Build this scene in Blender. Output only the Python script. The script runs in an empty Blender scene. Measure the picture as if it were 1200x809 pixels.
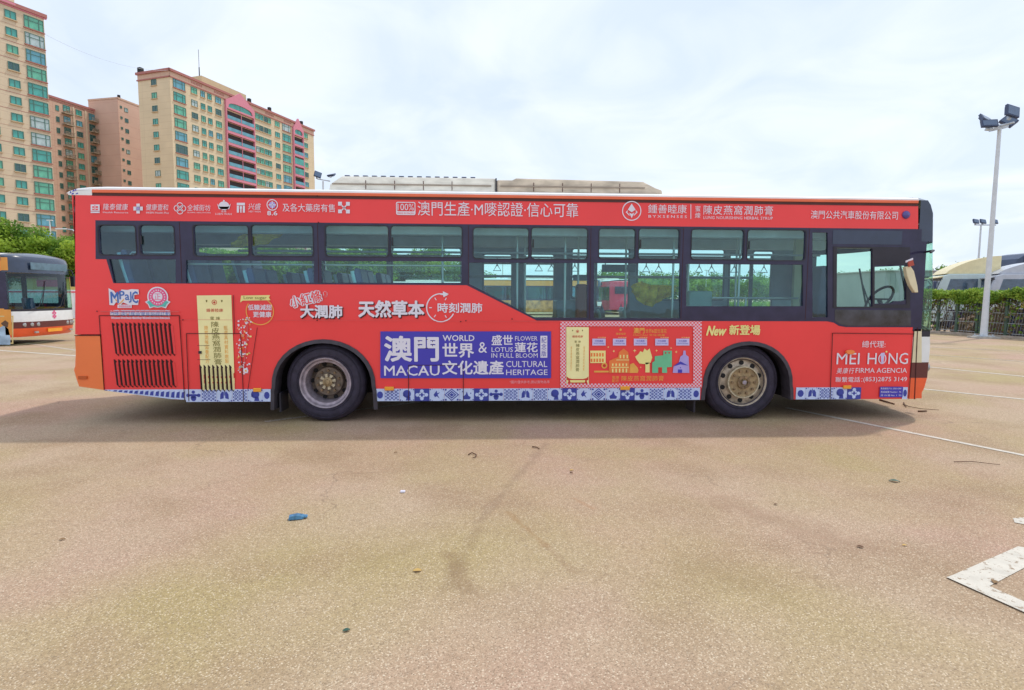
import bpy, math, random
from mathutils import Vector, Matrix
from mathutils.geometry import tessellate_polygon, delaunay_2d_cdt
PI = math.pi
sc = bpy.context.scene
COL = sc.collection

# ------------------------------------------------------------------ camera
FPX, CAMD, CAMH = 680.0, 7.06, 1.56
cam_d = bpy.data.cameras.new('camera'); cam = bpy.data.objects.new('camera', cam_d); COL.objects.link(cam)
cam_d.sensor_width = 36; cam_d.lens = 36 * FPX / 1200; cam_d.clip_start = .05; cam_d.clip_end = 3000
YAW, PIT, ROLL = math.radians(2.81), math.atan(58.5 / FPX), .0048
RM = Matrix.Rotation(-YAW, 3, 'Z') @ Matrix.Rotation(PI / 2 - PIT, 3, 'X') @ Matrix.Rotation(ROLL, 3, 'Z')
CP = Vector((0, -CAMD, CAMH))
cam.matrix_world = Matrix.Translation(CP) @ RM.to_4x4()
sc.camera = cam
# ------------------------------------------------------------------ world
SUN_EL, SUN_V = None, Vector((1.30, .86, 2.72)).normalized()
SUN_EL = math.asin(SUN_V.z); SUN_AZ = math.atan2(SUN_V.x, SUN_V.y)
w = bpy.data.worlds.new('World'); sc.world = w; w.use_nodes = True
nt = w.node_tree; N = nt.nodes; L = nt.links; N.clear()
def nn(t, **k):
    n = N.new(t)
    for a, b in k.items(): setattr(n, a, b)
    return n
sky = nn('ShaderNodeTexSky', sky_type='NISHITA', sun_disc=False, sun_elevation=SUN_EL, sun_rotation=SUN_AZ, air_density=1.2, dust_density=1.5, ozone_density=1.2)
tc = nn('ShaderNodeTexCoord'); sep = nn('ShaderNodeSeparateXYZ'); L.new(tc.outputs['Generated'], sep.inputs[0])
ab = nn('ShaderNodeMath', operation='ABSOLUTE'); L.new(sep.outputs[2], ab.inputs[0])
ad = nn('ShaderNodeMath', operation='ADD'); ad.inputs[1].default_value = .22; L.new(ab.outputs[0], ad.inputs[0])
dx = nn('ShaderNodeMath', operation='DIVIDE'); L.new(sep.outputs[0], dx.inputs[0]); L.new(ad.outputs[0], dx.inputs[1])
dy = nn('ShaderNodeMath', operation='DIVIDE'); L.new(sep.outputs[1], dy.inputs[0]); L.new(ad.outputs[0], dy.inputs[1])
cb = nn('ShaderNodeCombineXYZ'); L.new(dx.outputs[0], cb.inputs[0]); L.new(dy.outputs[0], cb.inputs[1]); cb.inputs[2].default_value = 3.1
n1 = nn('ShaderNodeTexNoise'); n1.inputs['Scale'].default_value = .8; n1.inputs['Detail'].default_value = 9; n1.inputs['Roughness'].default_value = .56; n1.inputs['Distortion'].default_value = .5
L.new(cb.outputs[0], n1.inputs['Vector'])
rp = nn('ShaderNodeValToRGB'); rp.color_ramp.elements[0].position = .30; rp.color_ramp.elements[0].color = (.80, .80, .80, 1)
rp.color_ramp.elements[1].position = .62; rp.color_ramp.elements[1].color = (.98, .98, .98, 1); L.new(n1.outputs[0], rp.inputs[0])
n2 = nn('ShaderNodeTexNoise'); n2.inputs['Scale'].default_value = 2.3; n2.inputs['Detail'].default_value = 8; n2.inputs['Distortion'].default_value = .8; L.new(cb.outputs[0], n2.inputs['Vector'])
r2 = nn('ShaderNodeValToRGB'); r2.color_ramp.elements[0].position = .38; r2.color_ramp.elements[0].color = (6.4, 7.3, 8.7, 1)
r2.color_ramp.elements[1].position = .66; r2.color_ramp.elements[1].color = (7.8, 8.4, 9.4, 1); L.new(n2.outputs[0], r2.inputs[0])
mx = nn('ShaderNodeMix', data_type='RGBA'); L.new(rp.outputs[0], mx.inputs[0]); L.new(sky.outputs[0], mx.inputs[6]); L.new(r2.outputs[0], mx.inputs[7])
bg = nn('ShaderNodeBackground'); bg.inputs[1].default_value = .1; L.new(mx.outputs[2], bg.inputs[0])
wo = nn('ShaderNodeOutputWorld'); L.new(bg.outputs[0], wo.inputs[0])
# ------------------------------------------------------------------ sun
sd = bpy.data.lights.new('sun', 'SUN'); sun = bpy.data.objects.new('sun', sd); COL.objects.link(sun)
sd.energy = 1.55; sd.angle = math.radians(1.8); sd.color = (1, .95, .86)
sun.rotation_euler = SUN_V.to_track_quat('Z', 'Y').to_euler()
sc.view_settings.view_transform = 'Standard'; sc.view_settings.look = 'None'; sc.view_settings.exposure = 0.36; sc.view_settings.gamma = 1
sc.cycles.max_bounces = 8; sc.cycles.transparent_max_bounces = 16

# ------------------------------------------------------------------ measuring helpers
def ray(px, py): return RM @ Vector(((px - 600) / FPX, -(py - 404.5) / FPX, -1))
def S(px, py, y=0.0):
    r = ray(px, py); p = CP + r * ((y - CP.y) / r.y); return (p.x, p.z)
def G(px, py):
    r = ray(px, py); p = CP - r * (CP.z / r.z); return Vector((p.x, p.y, 0))
def Wd(px, dep):
    r = ray(px, 346 + (px - 600) * ROLL); f = Vector((math.sin(YAW), math.cos(YAW)))
    p = Vector((CP.x, CP.y)) + Vector((r.x, r.y)) * (dep / (r.x * f.x + r.y * f.y)); return Vector((p.x, p.y, 0))
def face(p0, p1, px, py):
    u = (p1 - p0).normalized(); n = Vector((-u.y, u.x, 0)); r = ray(px, py)
    q = CP + r * ((p0 - CP).dot(n) / r.dot(n)); return ((q - p0).dot(u), q.z)

# ------------------------------------------------------------------ materials
def lin(h):
    h = h.lstrip('#'); o = []
    for i in (0, 2, 4):
        c = int(h[i:i + 2], 16) / 255; o.append(c / 12.92 if c <= .04045 else ((c + .055) / 1.055) ** 2.4)
    return tuple(o)
MATS = {}
def mat(name, col, rough=.6, metal=0, var=.08, scale=6, coat=0, bump=0, bscale=60, spec=.5, streak=0):
    m = bpy.data.materials.new(name); m.use_nodes = True; t = m.node_tree; b = t.nodes['Principled BSDF']
    if isinstance(col, str): col = lin(col)
    b.inputs['Roughness'].default_value = rough; b.inputs['Metallic'].default_value = metal
    b.inputs['Coat Weight'].default_value = coat; b.inputs['Coat Roughness'].default_value = .08; b.inputs['Specular IOR Level'].default_value = spec
    g = t.nodes.new('ShaderNodeTexCoord'); no = t.nodes.new('ShaderNodeTexNoise'); no.inputs['Scale'].default_value = scale; no.inputs['Detail'].default_value = 6
    if streak:
        mp = t.nodes.new('ShaderNodeMapping'); mp.inputs['Scale'].default_value = (1, 1, streak); t.links.new(g.outputs['Object'], mp.inputs[0]); t.links.new(mp.outputs[0], no.inputs['Vector'])
    else: t.links.new(g.outputs['Object'], no.inputs['Vector'])
    r = t.nodes.new('ShaderNodeValToRGB'); r.color_ramp.elements[0].position = .3; r.color_ramp.elements[1].position = .7
    r.color_ramp.elements[0].color = tuple(c * (1 - var) for c in col) + (1,); r.color_ramp.elements[1].color = tuple(min(1, c * (1 + var)) for c in col) + (1,)
    t.links.new(no.outputs[0], r.inputs[0]); t.links.new(r.outputs[0], b.inputs['Base Color'])
    if bump:
        bn = t.nodes.new('ShaderNodeTexNoise'); bn.inputs['Scale'].default_value = bscale; bn.inputs['Detail'].default_value = 4
        t.links.new(g.outputs['Object'], bn.inputs['Vector']); bp = t.nodes.new('ShaderNodeBump'); bp.inputs['Strength'].default_value = bump
        bp.inputs['Distance'].default_value = .02; t.links.new(bn.outputs[0], bp.inputs['Height']); t.links.new(bp.outputs[0], b.inputs['Normal'])
    MATS[name] = m; return m
def glass(name, tint, ior=1.5, rough=.0, wav=.0):
    m = bpy.data.materials.new(name); m.use_nodes = True; t = m.node_tree; t.nodes.clear()
    tr = t.nodes.new('ShaderNodeBsdfTransparent'); tr.inputs[0].default_value = tint + (1,)
    gl = t.nodes.new('ShaderNodeBsdfGlossy'); gl.inputs['Roughness'].default_value = .02; gl.inputs[0].default_value = (.9, .95, 1, 1)
    fr = t.nodes.new('ShaderNodeFresnel'); ge = t.nodes.new('ShaderNodeNewGeometry'); mr = t.nodes.new('ShaderNodeMapRange')   # same reflectance from both sides of the thin pane
    mr.inputs['To Min'].default_value = ior; mr.inputs['To Max'].default_value = 1 / ior; t.links.new(ge.outputs['Backfacing'], mr.inputs['Value']); t.links.new(mr.outputs[0], fr.inputs[0])
    mxs = t.nodes.new('ShaderNodeMixShader'); o = t.nodes.new('ShaderNodeOutputMaterial')
    g = t.nodes.new('ShaderNodeTexCoord'); no = t.nodes.new('ShaderNodeTexNoise'); no.inputs['Scale'].default_value = 3; t.links.new(g.outputs['Object'], no.inputs['Vector'])
    bp = t.nodes.new('ShaderNodeBump'); bp.inputs['Strength'].default_value = .12; bp.inputs['Distance'].default_value = .02; t.links.new(no.outputs[0], bp.inputs['Height']); t.links.new(bp.outputs[0], gl.inputs['Normal'])
    t.links.new(fr.outputs[0], mxs.inputs[0]); t.links.new(tr.outputs[0], mxs.inputs[1]); t.links.new(gl.outputs[0], mxs.inputs[2]); t.links.new(mxs.outputs[0], o.inputs[0])
    MATS[name] = m; return m
def leafmat(name, a, b_, sc_=1.5, trans=.3):
    m = bpy.data.materials.new(name); m.use_nodes = True; t = m.node_tree; b = t.nodes['Principled BSDF']; b.inputs['Roughness'].default_value = .6; b.inputs['Specular IOR Level'].default_value = .25
    g = t.nodes.new('ShaderNodeTexCoord'); no = t.nodes.new('ShaderNodeTexNoise'); no.inputs['Scale'].default_value = sc_; no.inputs['Detail'].default_value = 5; t.links.new(g.outputs['Object'], no.inputs['Vector'])
    r = t.nodes.new('ShaderNodeValToRGB'); r.color_ramp.elements[0].position = .35; r.color_ramp.elements[1].position = .65; r.color_ramp.elements[0].color = a + (1,); r.color_ramp.elements[1].color = b_ + (1,)
    t.links.new(no.outputs[0], r.inputs[0]); t.links.new(r.outputs[0], b.inputs['Base Color'])
    tl = t.nodes.new('ShaderNodeBsdfTranslucent'); t.links.new(r.outputs[0], tl.inputs[0]); ms = t.nodes.new('ShaderNodeMixShader'); ms.inputs[0].default_value = trans
    t.links.new(b.outputs[0], ms.inputs[1]); t.links.new(tl.outputs[0], ms.inputs[2]); t.links.new(ms.outputs[0], t.nodes['Material Output'].inputs[0])
    MATS[name] = m; return m
RED = mat('red_vinyl', (.90, .056, .058), .36, var=.05, scale=1.2, coat=.3, spec=.35, bump=.22, bscale=1.6)
ORANGE = mat('orange_paint', (.93, .21, .055), .4, var=.06, scale=2, coat=.2)
CORAL = mat('coral_cove', (.85, .17, .07), .45, var=.08, scale=3)
GUTTER = mat('gutter_rubber', (.10, .035, .03), .7)
WHITE = mat('white_paint', (.84, .84, .83), .4, var=.06, scale=3, coat=.2)
CREAM = mat('cream_paint', (.74, .66, .44), .5, var=.08)
MAROON = mat('maroon_paint', (.12, .022, .02), .4, var=.1, coat=.2)
BLACKG = mat('black_glazing_band', (.034, .030, .070), .18, var=.2, spec=.4)
BLACKP = mat('black_plastic', (.022, .020, .032), .5, var=.2)
DARK = mat('underbody_dark', (.015, .014, .016), .8)
SEAM = mat('panel_gap_dark', (.05, .008, .010), .8)
RUBBER = mat('tyre_rubber', (.032, .026, .048), .75, var=.3, scale=14, bump=.25, bscale=90)
FENDER = mat('fender_rubber', (.05, .042, .055), .6, var=.3, scale=12)
RIMM = mat('rim_grey_steel', (.36, .31, .36), .45, metal=.35, var=.3, scale=14)
RUST = mat('rusty_hub', (.24, .16, .09), .6, metal=.3, var=.55, scale=30, bump=.3, bscale=60)
BRASS = mat('dusty_wheel_cap', (.34, .25, .14), .5, metal=.4, var=.35, scale=26)
LUG = mat('pale_lugs', (.55, .48, .34), .5, metal=.2, var=.3, scale=40)
PRINTW = mat('print_white', (.78, .76, .86), .45, var=.03)
PRINTB = mat('print_blue', (.055, .045, .46), .42, var=.05, scale=2)
TILEW = mat('print_tile_pale', (.56, .66, .92), .45, var=.10, scale=20)
TILEB = mat('print_tile_blue', (.04, .06, .36), .45, var=.15, scale=25)
PYEL = mat('print_yellow', (.90, .80, .30), .45, var=.08, scale=3)
PYEL2 = mat('print_pale_yellow', (.92, .84, .42), .45, var=.10, scale=3)
PGOLD = mat('print_gold', (.85, .42, .08), .45, var=.1, scale=9)
POLIVE = mat('print_olive', (.20, .17, .03), .5)
PPINK = mat('print_pink', (.82, .10, .28), .5)
PTEAL = mat('print_teal', (.10, .50, .45), .5)
PGREEN = mat('print_green', (.16, .55, .30), .5)
PLILAC = mat('print_lilac', (.45, .36, .75), .5)
PDRED = mat('print_dark_red', (.60, .03, .02), .5)
PORA = mat('print_orange', (.88, .22, .05), .5)
BLUEP = mat('print_deep_blue', (.04, .10, .45), .5)
AMBER = mat('amber_lens', (.90, .38, .03), .25, coat=.4)
GLN = glass('tinted_window_glass', (.80, .97, .975), 1.5)
GLD = glass('rear_tinted_glass', (.72, .90, .94), 1.55)
GLW = glass('windscreen_glass', (.68, .92, .80), 1.5)
GLF = glass('clear_green_glass', (.92, 1.0, .97), 1.4)
SEATM = mat('seat_navy', (.06, .08, .19), .5, var=.2)
SEATG = mat('seat_grey', (.22, .27, .38), .5, var=.15)
INTER = mat('interior_grey', (.34, .37, .42), .6, var=.08)
INTD = mat('interior_dark', (.15, .18, .24), .6, var=.1)
STEEL = mat('stainless_rail', (.55, .62, .62), .3, metal=.6)
HANDM = mat('seat_handle_pale', (.42, .62, .66), .4)
FLOORM = mat('bus_floor_vinyl', (.16, .18, .18), .6)
YCLOTH_REFL = mat('yellow_cloth_and_reflection', (.80, .58, .05), .8, var=.25, scale=12, bump=.5, bscale=20)
ACM = mat('aircon_shell', (.82, .78, .68), .55, var=.18, scale=5, streak=3)
ACB = mat('aircon_shell_grimy', (.62, .52, .40), .6, var=.3, scale=4, streak=3)
GALV = mat('galvanised_steel', (.50, .55, .60), .5, metal=.2, var=.1)
LAMPB = mat('floodlight_housing', (.035, .055, .12), .4, var=.15)
LAMPG = mat('floodlight_glass', (.08, .13, .22), .15, spec=.8)
BARK = mat('tree_bark', (.10, .075, .05), .9, var=.3, scale=8)
LEAFA = leafmat('leaf_bright', (.18, .32, .03), (.42, .56, .07), .6, .42)
LEAFB = leafmat('leaf_deep', (.09, .20, .03), (.26, .43, .06), .6, .42)
LEAFH = leafmat('leaf_hedge', (.18, .32, .04), (.42, .56, .09), 2)
LEAFD = leafmat('leaf_dry_creeper', (.10, .09, .05), (.26, .20, .11), 2)

# ------------------------------------------------------------------ mesh helper
def triangulate(loops):
    if len(loops) == 1 and len(loops[0]) <= 8: return [tuple(t) for t in tessellate_polygon([[Vector((p[0], p[1], 0)) for p in loops[0]]])]
    fl = [Vector((p[0], p[1])) for l in loops for p in l]; ed = []; o = 0
    for l in loops: k = len(l); ed += [(o + i, o + (i + 1) % k) for i in range(k)]; o += k
    vs, _, fs, ov, _, _ = delaunay_2d_cdt(fl, ed, [], 0, 1e-7); res = []
    for f in fs:
        cx = sum(vs[i].x for i in f) / 3; cy = sum(vs[i].y for i in f) / 3; ins = False
        for l in loops:
            k = len(l)
            for i in range(k):
                (xa, ya), (xb, yb) = l[i][:2], l[(i + 1) % k][:2]
                if (ya > cy) != (yb > cy) and cx < (xb - xa) * (cy - ya) / (yb - ya) + xa: ins = not ins
        if ins and all(ov[i] for i in f): res.append(tuple(ov[i][0] for i in f))
    return res
class M:
    def __init__(s): s.v = []; s.f = []; s.m = []
    def add(s, vs, fs, m=0):
        o = len(s.v); s.v += [tuple(p) for p in vs]; s.f += [tuple(i + o for i in f) for f in fs]; s.m += [m] * len(fs); return s
    def box(s, x0, x1, y0, y1, z0, z1, m=0):
        return s.add([(x0, y0, z0), (x1, y0, z0), (x1, y1, z0), (x0, y1, z0), (x0, y0, z1), (x1, y0, z1), (x1, y1, z1), (x0, y1, z1)],
                     [(0, 3, 2, 1), (4, 5, 6, 7), (0, 1, 5, 4), (1, 2, 6, 5), (2, 3, 7, 6), (3, 0, 4, 7)], m)
    def prism(s, poly, y0, y1, m=0, holes=(), fn=None, back=True, flip=False):
        loops = [list(poly)] + [list(h) for h in holes]; tri = triangulate(loops)
        fl = [p for l in loops for p in l]; n = len(fl); fn = fn or (lambda a, y, b: (a, y, b))
        def orient(t):
            a, b, c = (fl[i] for i in t); return t if (b[0] - a[0]) * (c[1] - a[1]) - (b[1] - a[1]) * (c[0] - a[0]) > 0 else (t[0], t[2], t[1])
        tri = [orient(t) for t in tri]
        vs = [fn(p[0], y0, p[1]) for p in fl] + ([fn(p[0], y1, p[1]) for p in fl] if back else []); fs = list(tri)
        if back:
            fs += [(t[0] + n, t[2] + n, t[1] + n) for t in tri]; o = 0
            for li, l in enumerate(loops):
                k = len(l); ar = sum(l[i][0] * l[(i + 1) % k][1] - l[(i + 1) % k][0] * l[i][1] for i in range(k)); ccw = (ar > 0) == (li == 0)
                for i in range(k):
                    j = (i + 1) % k; fs.append((o + i, n + o + i, n + o + j, o + j) if ccw else (o + i, o + j, n + o + j, n + o + i))
                o += k
        if flip: fs = [f[::-1] for f in fs]
        return s.add(vs, fs, m)
    def plate(s, poly, z0, z1, m=0): return s.prism(poly, z0, z1, m, fn=lambda a, h, b: (a, b, h), flip=True)
    def tube(s, pts, r, n=8, m=0, r1=None):
        pts = [Vector(p) for p in pts]; k = len(pts); vs = []; fs = []
        for i, p in enumerate(pts):
            d = (pts[min(i + 1, k - 1)] - pts[max(i - 1, 0)]).normalized(); a = d.cross(Vector((0, 0, 1)))
            if a.length < .05: a = d.cross(Vector((0, 1, 0)))
            a.normalize(); b = d.cross(a); rr = r if r1 is None else r + (r1 - r) * i / (k - 1)
            for j in range(n):
                t = 2 * PI * j / n; vs.append(p + a * (rr * math.cos(t)) + b * (rr * math.sin(t)))
        for i in range(k - 1):
            for j in range(n): fs.append((i * n + j, i * n + (j + 1) % n, (i + 1) * n + (j + 1) % n, (i + 1) * n + j))
        fs.append(tuple(range(n - 1, -1, -1))); fs.append(tuple((k - 1) * n + j for j in range(n)))
        return s.add(vs, fs, m)
    def lathe(s, prof, cx, cz, n=40, m=0, y0=0):          # prof: (radius, y)
        k = len(prof); vs = []; fs = []
        for r, y in prof:
            for j in range(n): t = 2 * PI * j / n; vs.append((cx + r * math.cos(t), y0 + y, cz + r * math.sin(t)))
        for i in range(k - 1):
            for j in range(n): fs.append((i * n + j, (i + 1) * n + j, (i + 1) * n + (j + 1) % n, i * n + (j + 1) % n))
        return s.add(vs, fs, m)
    def build(s, name, mats, parent=None, smooth=0, bevel=0, label=None, kind=None):
        me = bpy.data.meshes.new(name); me.from_pydata(s.v, [], s.f)
        mats = mats if isinstance(mats, (list, tuple)) else [mats]
        for q in mats: me.materials.append(q)
        me.polygons.foreach_set('material_index', s.m)
        if smooth: me.shade_smooth(); me.set_sharp_from_angle(angle=math.radians(smooth))
        me.update(); return link(name, me, parent, bevel, label, kind)
INV = {}
def link(name, me, parent=None, bevel=0, label=None, kind=None):
    o = bpy.data.objects.new(name, me); COL.objects.link(o)
    if parent is not None:
        o.parent = parent
        if parent.name in INV: o.matrix_parent_inverse = INV[parent.name]
    if bevel:
        b = o.modifiers.new('bevel', 'BEVEL'); b.width = bevel; b.segments = 2; b.limit_method = 'ANGLE'; b.angle_limit = math.radians(40)
    if label: o['label'] = label
    if kind: o['kind'] = kind
    return o
def thing(name, label, cat, loc=(0, 0, 0), rotz=0, group=None, world=False):
    o = bpy.data.objects.new(name, None); COL.objects.link(o); o.location = loc; o.rotation_euler = (0, 0, rotz); o.empty_display_size = .2
    o['label'] = label; o['category'] = cat
    if group: o['group'] = group
    if world: INV[o.name] = Matrix.Translation(-Vector(loc))      # parts given in world coordinates
    return o
def tag(o, label, cat, group=None):
    o['label'] = label; o['category'] = cat
    if group: o['group'] = group
    return o
def dup(root, loc, rotz=None, label=None, scale=None):
    r = root.copy(); COL.objects.link(r); r.location = loc
    if rotz is not None: r.rotation_euler = (0, 0, rotz)
    if label: r['label'] = label
    if scale: r.scale = scale
    for ch in list(root.children):
        c = ch.copy(); COL.objects.link(c); c.parent = r
        for g in ch.children: d = g.copy(); COL.objects.link(d); d.parent = c
    return r
def struct(o): o['kind'] = 'structure'; return o

# ================================================================== GROUND
def ground_material():
    m = bpy.data.materials.new('worn_asphalt'); m.use_nodes = True; t = m.node_tree; P = t.nodes['Principled BSDF']
    def n(k, **a):
        q = t.nodes.new(k)
        for x, y in a.items(): setattr(q, x, y)
        return q
    geo = n('ShaderNodeNewGeometry'); pos = geo.outputs['Position']
    def noise(s, d=5, r=.5, dist=0, off=None):
        q = n('ShaderNodeTexNoise'); q.inputs['Scale'].default_value = s; q.inputs['Detail'].default_value = d; q.inputs['Roughness'].default_value = r; q.inputs['Distortion'].default_value = dist
        if off is not None:
            mp = n('ShaderNodeMapping'); mp.inputs['Location'].default_value = off; t.links.new(pos, mp.inputs[0]); t.links.new(mp.outputs[0], q.inputs['Vector'])
        else: t.links.new(pos, q.inputs['Vector'])
        return q.outputs[0]
    def ramp(x, a, b, ca=(0, 0, 0), cb=(1, 1, 1)):
        q = n('ShaderNodeValToRGB'); q.color_ramp.elements[0].position = a; q.color_ramp.elements[1].position = b
        q.color_ramp.elements[0].color = ca + (1,); q.color_ramp.elements[1].color = cb + (1,); t.links.new(x, q.inputs[0]); return q.outputs[0]
    def mix(f, a, b, mode='MIX'):
        q = n('ShaderNodeMix', data_type='RGBA', blend_type=mode)
        for i, x in ((0, f), (6, a), (7, b)):
            if isinstance(x, (int, float)): q.inputs[i].default_value = x
            elif isinstance(x, tuple): q.inputs[i].default_value = x + (1,)
            else: t.links.new(x, q.inputs[i])
        return q.outputs[2]
    def math_(op, a, b=None):
        q = n('ShaderNodeMath', operation=op)
        for i, x in enumerate((a, b)):
            if x is None: continue
            if isinstance(x, (int, float)): q.inputs[i].default_value = x
            else: t.links.new(x, q.inputs[i])
        return q.outputs[0]
    c = mix(ramp(noise(.35, 4), .42, .60), (.43, .33, .235), (.42, .285, .22))
    c = mix(ramp(noise(.5, 4, off=(7, 3, 0)), .42, .68), c, (.37, .295, .155))
    c = mix(ramp(noise(.9, 5, off=(1, 9, 0)), .5, .75), c, (.32, .225, .145))
    # aggregate stones
    def voro(s, feat='F1'):
        q = n('ShaderNodeTexVoronoi', feature=feat); q.inputs['Scale'].default_value = s; t.links.new(pos, q.inputs['Vector']); return q
    v1 = voro(135); v2 = voro(85); v3 = voro(260)
    sp1 = n('ShaderNodeSeparateColor'); t.links.new(v1.outputs['Color'], sp1.inputs[0])
    sp2 = n('ShaderNodeSeparateColor'); t.links.new(v2.outputs['Color'], sp2.inputs[0])
    sp3 = n('ShaderNodeSeparateColor'); t.links.new(v3.outputs['Color'], sp3.inputs[0])
    c = mix(ramp(sp3.outputs[0], 0, 1, (.72,) * 3, (1.24,) * 3), c, c) if False else mix(1.0, c, ramp(sp3.outputs[0], 0, 1, (.80,) * 3, (1.0,) * 3), 'MULTIPLY')
    c = mix(1.0, c, ramp(sp1.outputs[0], 0, 1, (.74, .72, .70), (1.0, 1.0, 1.0)), 'MULTIPLY')
    stone = math_('MULTIPLY', ramp(sp1.outputs[1], .80, .86), ramp(v1.outputs['Distance'], .35, .75, (1, 1, 1), (0, 0, 0)))
    c = mix(math_('MULTIPLY', stone, .52), c, (.62, .54, .42))
    stone2 = math_('MULTIPLY', ramp(sp2.outputs[1], .94, .97), ramp(v2.outputs['Distance'], .22, .42, (1, 1, 1), (0, 0, 0)))
    c = mix(math_('MULTIPLY', stone2, .55), c, (.66, .60, .48))
    pit = math_('MULTIPLY', ramp(sp1.outputs[2], .84, .90), ramp(v1.outputs['Distance'], .3, .7, (1, 1, 1), (0, 0, 0)))
    c = mix(math_('MULTIPLY', pit, .6), c, (.16, .115, .08))
    gain = mix(1.0, c, (1.40, 1.36, 1.30), 'MULTIPLY')
    c = gain
    wob = noise(5, 6)
    def streak(p0, p1, wd):
        a = Vector(p0[:2] + (0,)) if isinstance(p0, tuple) else p0; b = p1; d = (b - a); L2 = d.length_squared
        s1 = n('ShaderNodeVectorMath', operation='SUBTRACT'); t.links.new(pos, s1.inputs[0]); s1.inputs[1].default_value = a
        dt = n('ShaderNodeVectorMath', operation='DOT_PRODUCT'); t.links.new(s1.outputs[0], dt.inputs[0]); dt.inputs[1].default_value = d / L2
        cl = n('ShaderNodeClamp'); t.links.new(dt.outputs['Value'], cl.inputs[0])
        sm = n('ShaderNodeVectorMath', operation='SCALE'); sm.inputs[0].default_value = d; t.links.new(cl.outputs[0], sm.inputs['Scale'])
        s2 = n('ShaderNodeVectorMath', operation='SUBTRACT'); t.links.new(s1.outputs[0], s2.inputs[0]); t.links.new(sm.outputs[0], s2.inputs[1])
        ln = n('ShaderNodeVectorMath', operation='LENGTH'); t.links.new(s2.outputs[0], ln.inputs[0])
        x = math_('ADD', math_('DIVIDE', ln.outputs['Value'], wd), math_('MULTIPLY', math_('SUBTRACT', wob, .5), 2.6))
        return ramp(x, .1, 1.0, (1, 1, 1), (0, 0, 0))
    for (a, b, wd, st, co) in ((G(520, 690), G(560, 620), .07, .24, (.22, .14, .08)), (G(525, 650), G(548, 690), .07, .34, (.22, .13, .07)), (G(560, 612), G(640, 520), .06, .24, (.20, .13, .10)), (G(595, 600), G(640, 640), .035, .42, (.33, .19, .08)),
                               (G(672, 584), G(695, 596), .03, .4, (.42, .23, .12)), (G(640, 640), G(672, 670), .04, .3, (.28, .17, .10)), (G(850, 590), G(1000, 640), .22, .35, (.30, .19, .12)), (G(800, 660), G(900, 690), .2, .25, (.30, .22, .10)), (G(480, 640), G(440, 660), .12, .25, (.30, .22, .10))):
        f = math_('MULTIPLY', streak(a, b, wd), st); c = mix(f, c, co)
    c = mix(math_('MULTIPLY', ramp(noise(14, 6, .6), .60, .74), .35), c, (.20, .14, .10))
    # thin cracks
    vc = voro(.28, 'DISTANCE_TO_EDGE'); vc.inputs['Randomness'].default_value = 1
    nz = n('ShaderNodeTexNoise'); nz.inputs['Scale'].default_value = 2; nz.inputs['Detail'].default_value = 5; t.links.new(pos, nz.inputs['Vector'])
    ml = n('ShaderNodeVectorMath', operation='SCALE'); ml.inputs['Scale'].default_value = .9; t.links.new(nz.outputs['Color'], ml.inputs[0])
    av = n('ShaderNodeVectorMath', operation='ADD'); t.links.new(pos, av.inputs[0]); t.links.new(ml.outputs[0], av.inputs[1]); t.links.new(av.outputs[0], vc.inputs['Vector'])
    ck = math_('MULTIPLY', ramp(vc.outputs['Distance'], .0, .0035, (1, 1, 1), (0, 0, 0)), ramp(noise(.6, 3, off=(5, 5, 0)), .5, .6))
    c = mix(math_('MULTIPLY', ck, .45), c, (.16, .11, .08))
    t.links.new(c, P.inputs['Base Color']); P.inputs['Roughness'].default_value = .88; P.inputs['Specular IOR Level'].default_value = .25
    h = math_('ADD', math_('MULTIPLY', ramp(v1.outputs['Distance'], .1, .9, (1, 1, 1), (0, 0, 0)), 1.0), math_('MULTIPLY', noise(260, 3), .8))
    bp = n('ShaderNodeBump'); bp.inputs['Strength'].default_value = .55; bp.inputs['Distance'].default_value = .004; t.links.new(h, bp.inputs['Height']); t.links.new(bp.outputs[0], P.inputs['Normal'])
    return m
ASPH = ground_material()
g = M(); g.add([(-900, -60, 0), (900, -60, 0), (900, 1500, 0), (-900, 1500, 0)], [(0, 1, 2, 3)]); struct(g.build('ground', ASPH))

def paint_mat(name, col, wear):
    m = mat(name, col, .7, var=.10, scale=9, bump=.3, bscale=200); t = m.node_tree; P = t.nodes['Principled BSDF']
    src = P.inputs['Base Color'].links[0].from_socket; geo = t.nodes.new('ShaderNodeNewGeometry')
    no = t.nodes.new('ShaderNodeTexNoise'); no.inputs['Scale'].default_value = 26; no.inputs['Detail'].default_value = 8; no.inputs['Roughness'].default_value = .7; t.links.new(geo.outputs['Position'], no.inputs['Vector'])
    r = t.nodes.new('ShaderNodeValToRGB'); r.color_ramp.elements[0].position = wear; r.color_ramp.elements[1].position = wear + .05; t.links.new(no.outputs[0], r.inputs[0])
    mx_ = t.nodes.new('ShaderNodeMix'); mx_.data_type = 'RGBA'; mx_.inputs[7].default_value = (.34, .25, .17, 1); t.links.new(r.outputs[0], mx_.inputs[0]); t.links.new(src, mx_.inputs[6]); t.links.new(mx_.outputs[2], P.inputs['Base Color'])
    return m
LINEP = paint_mat('worn_white_line', (.66, .61, .52), .565)
LINEW = paint_mat('very_worn_line', (.58, .51, .42), .50)
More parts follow.
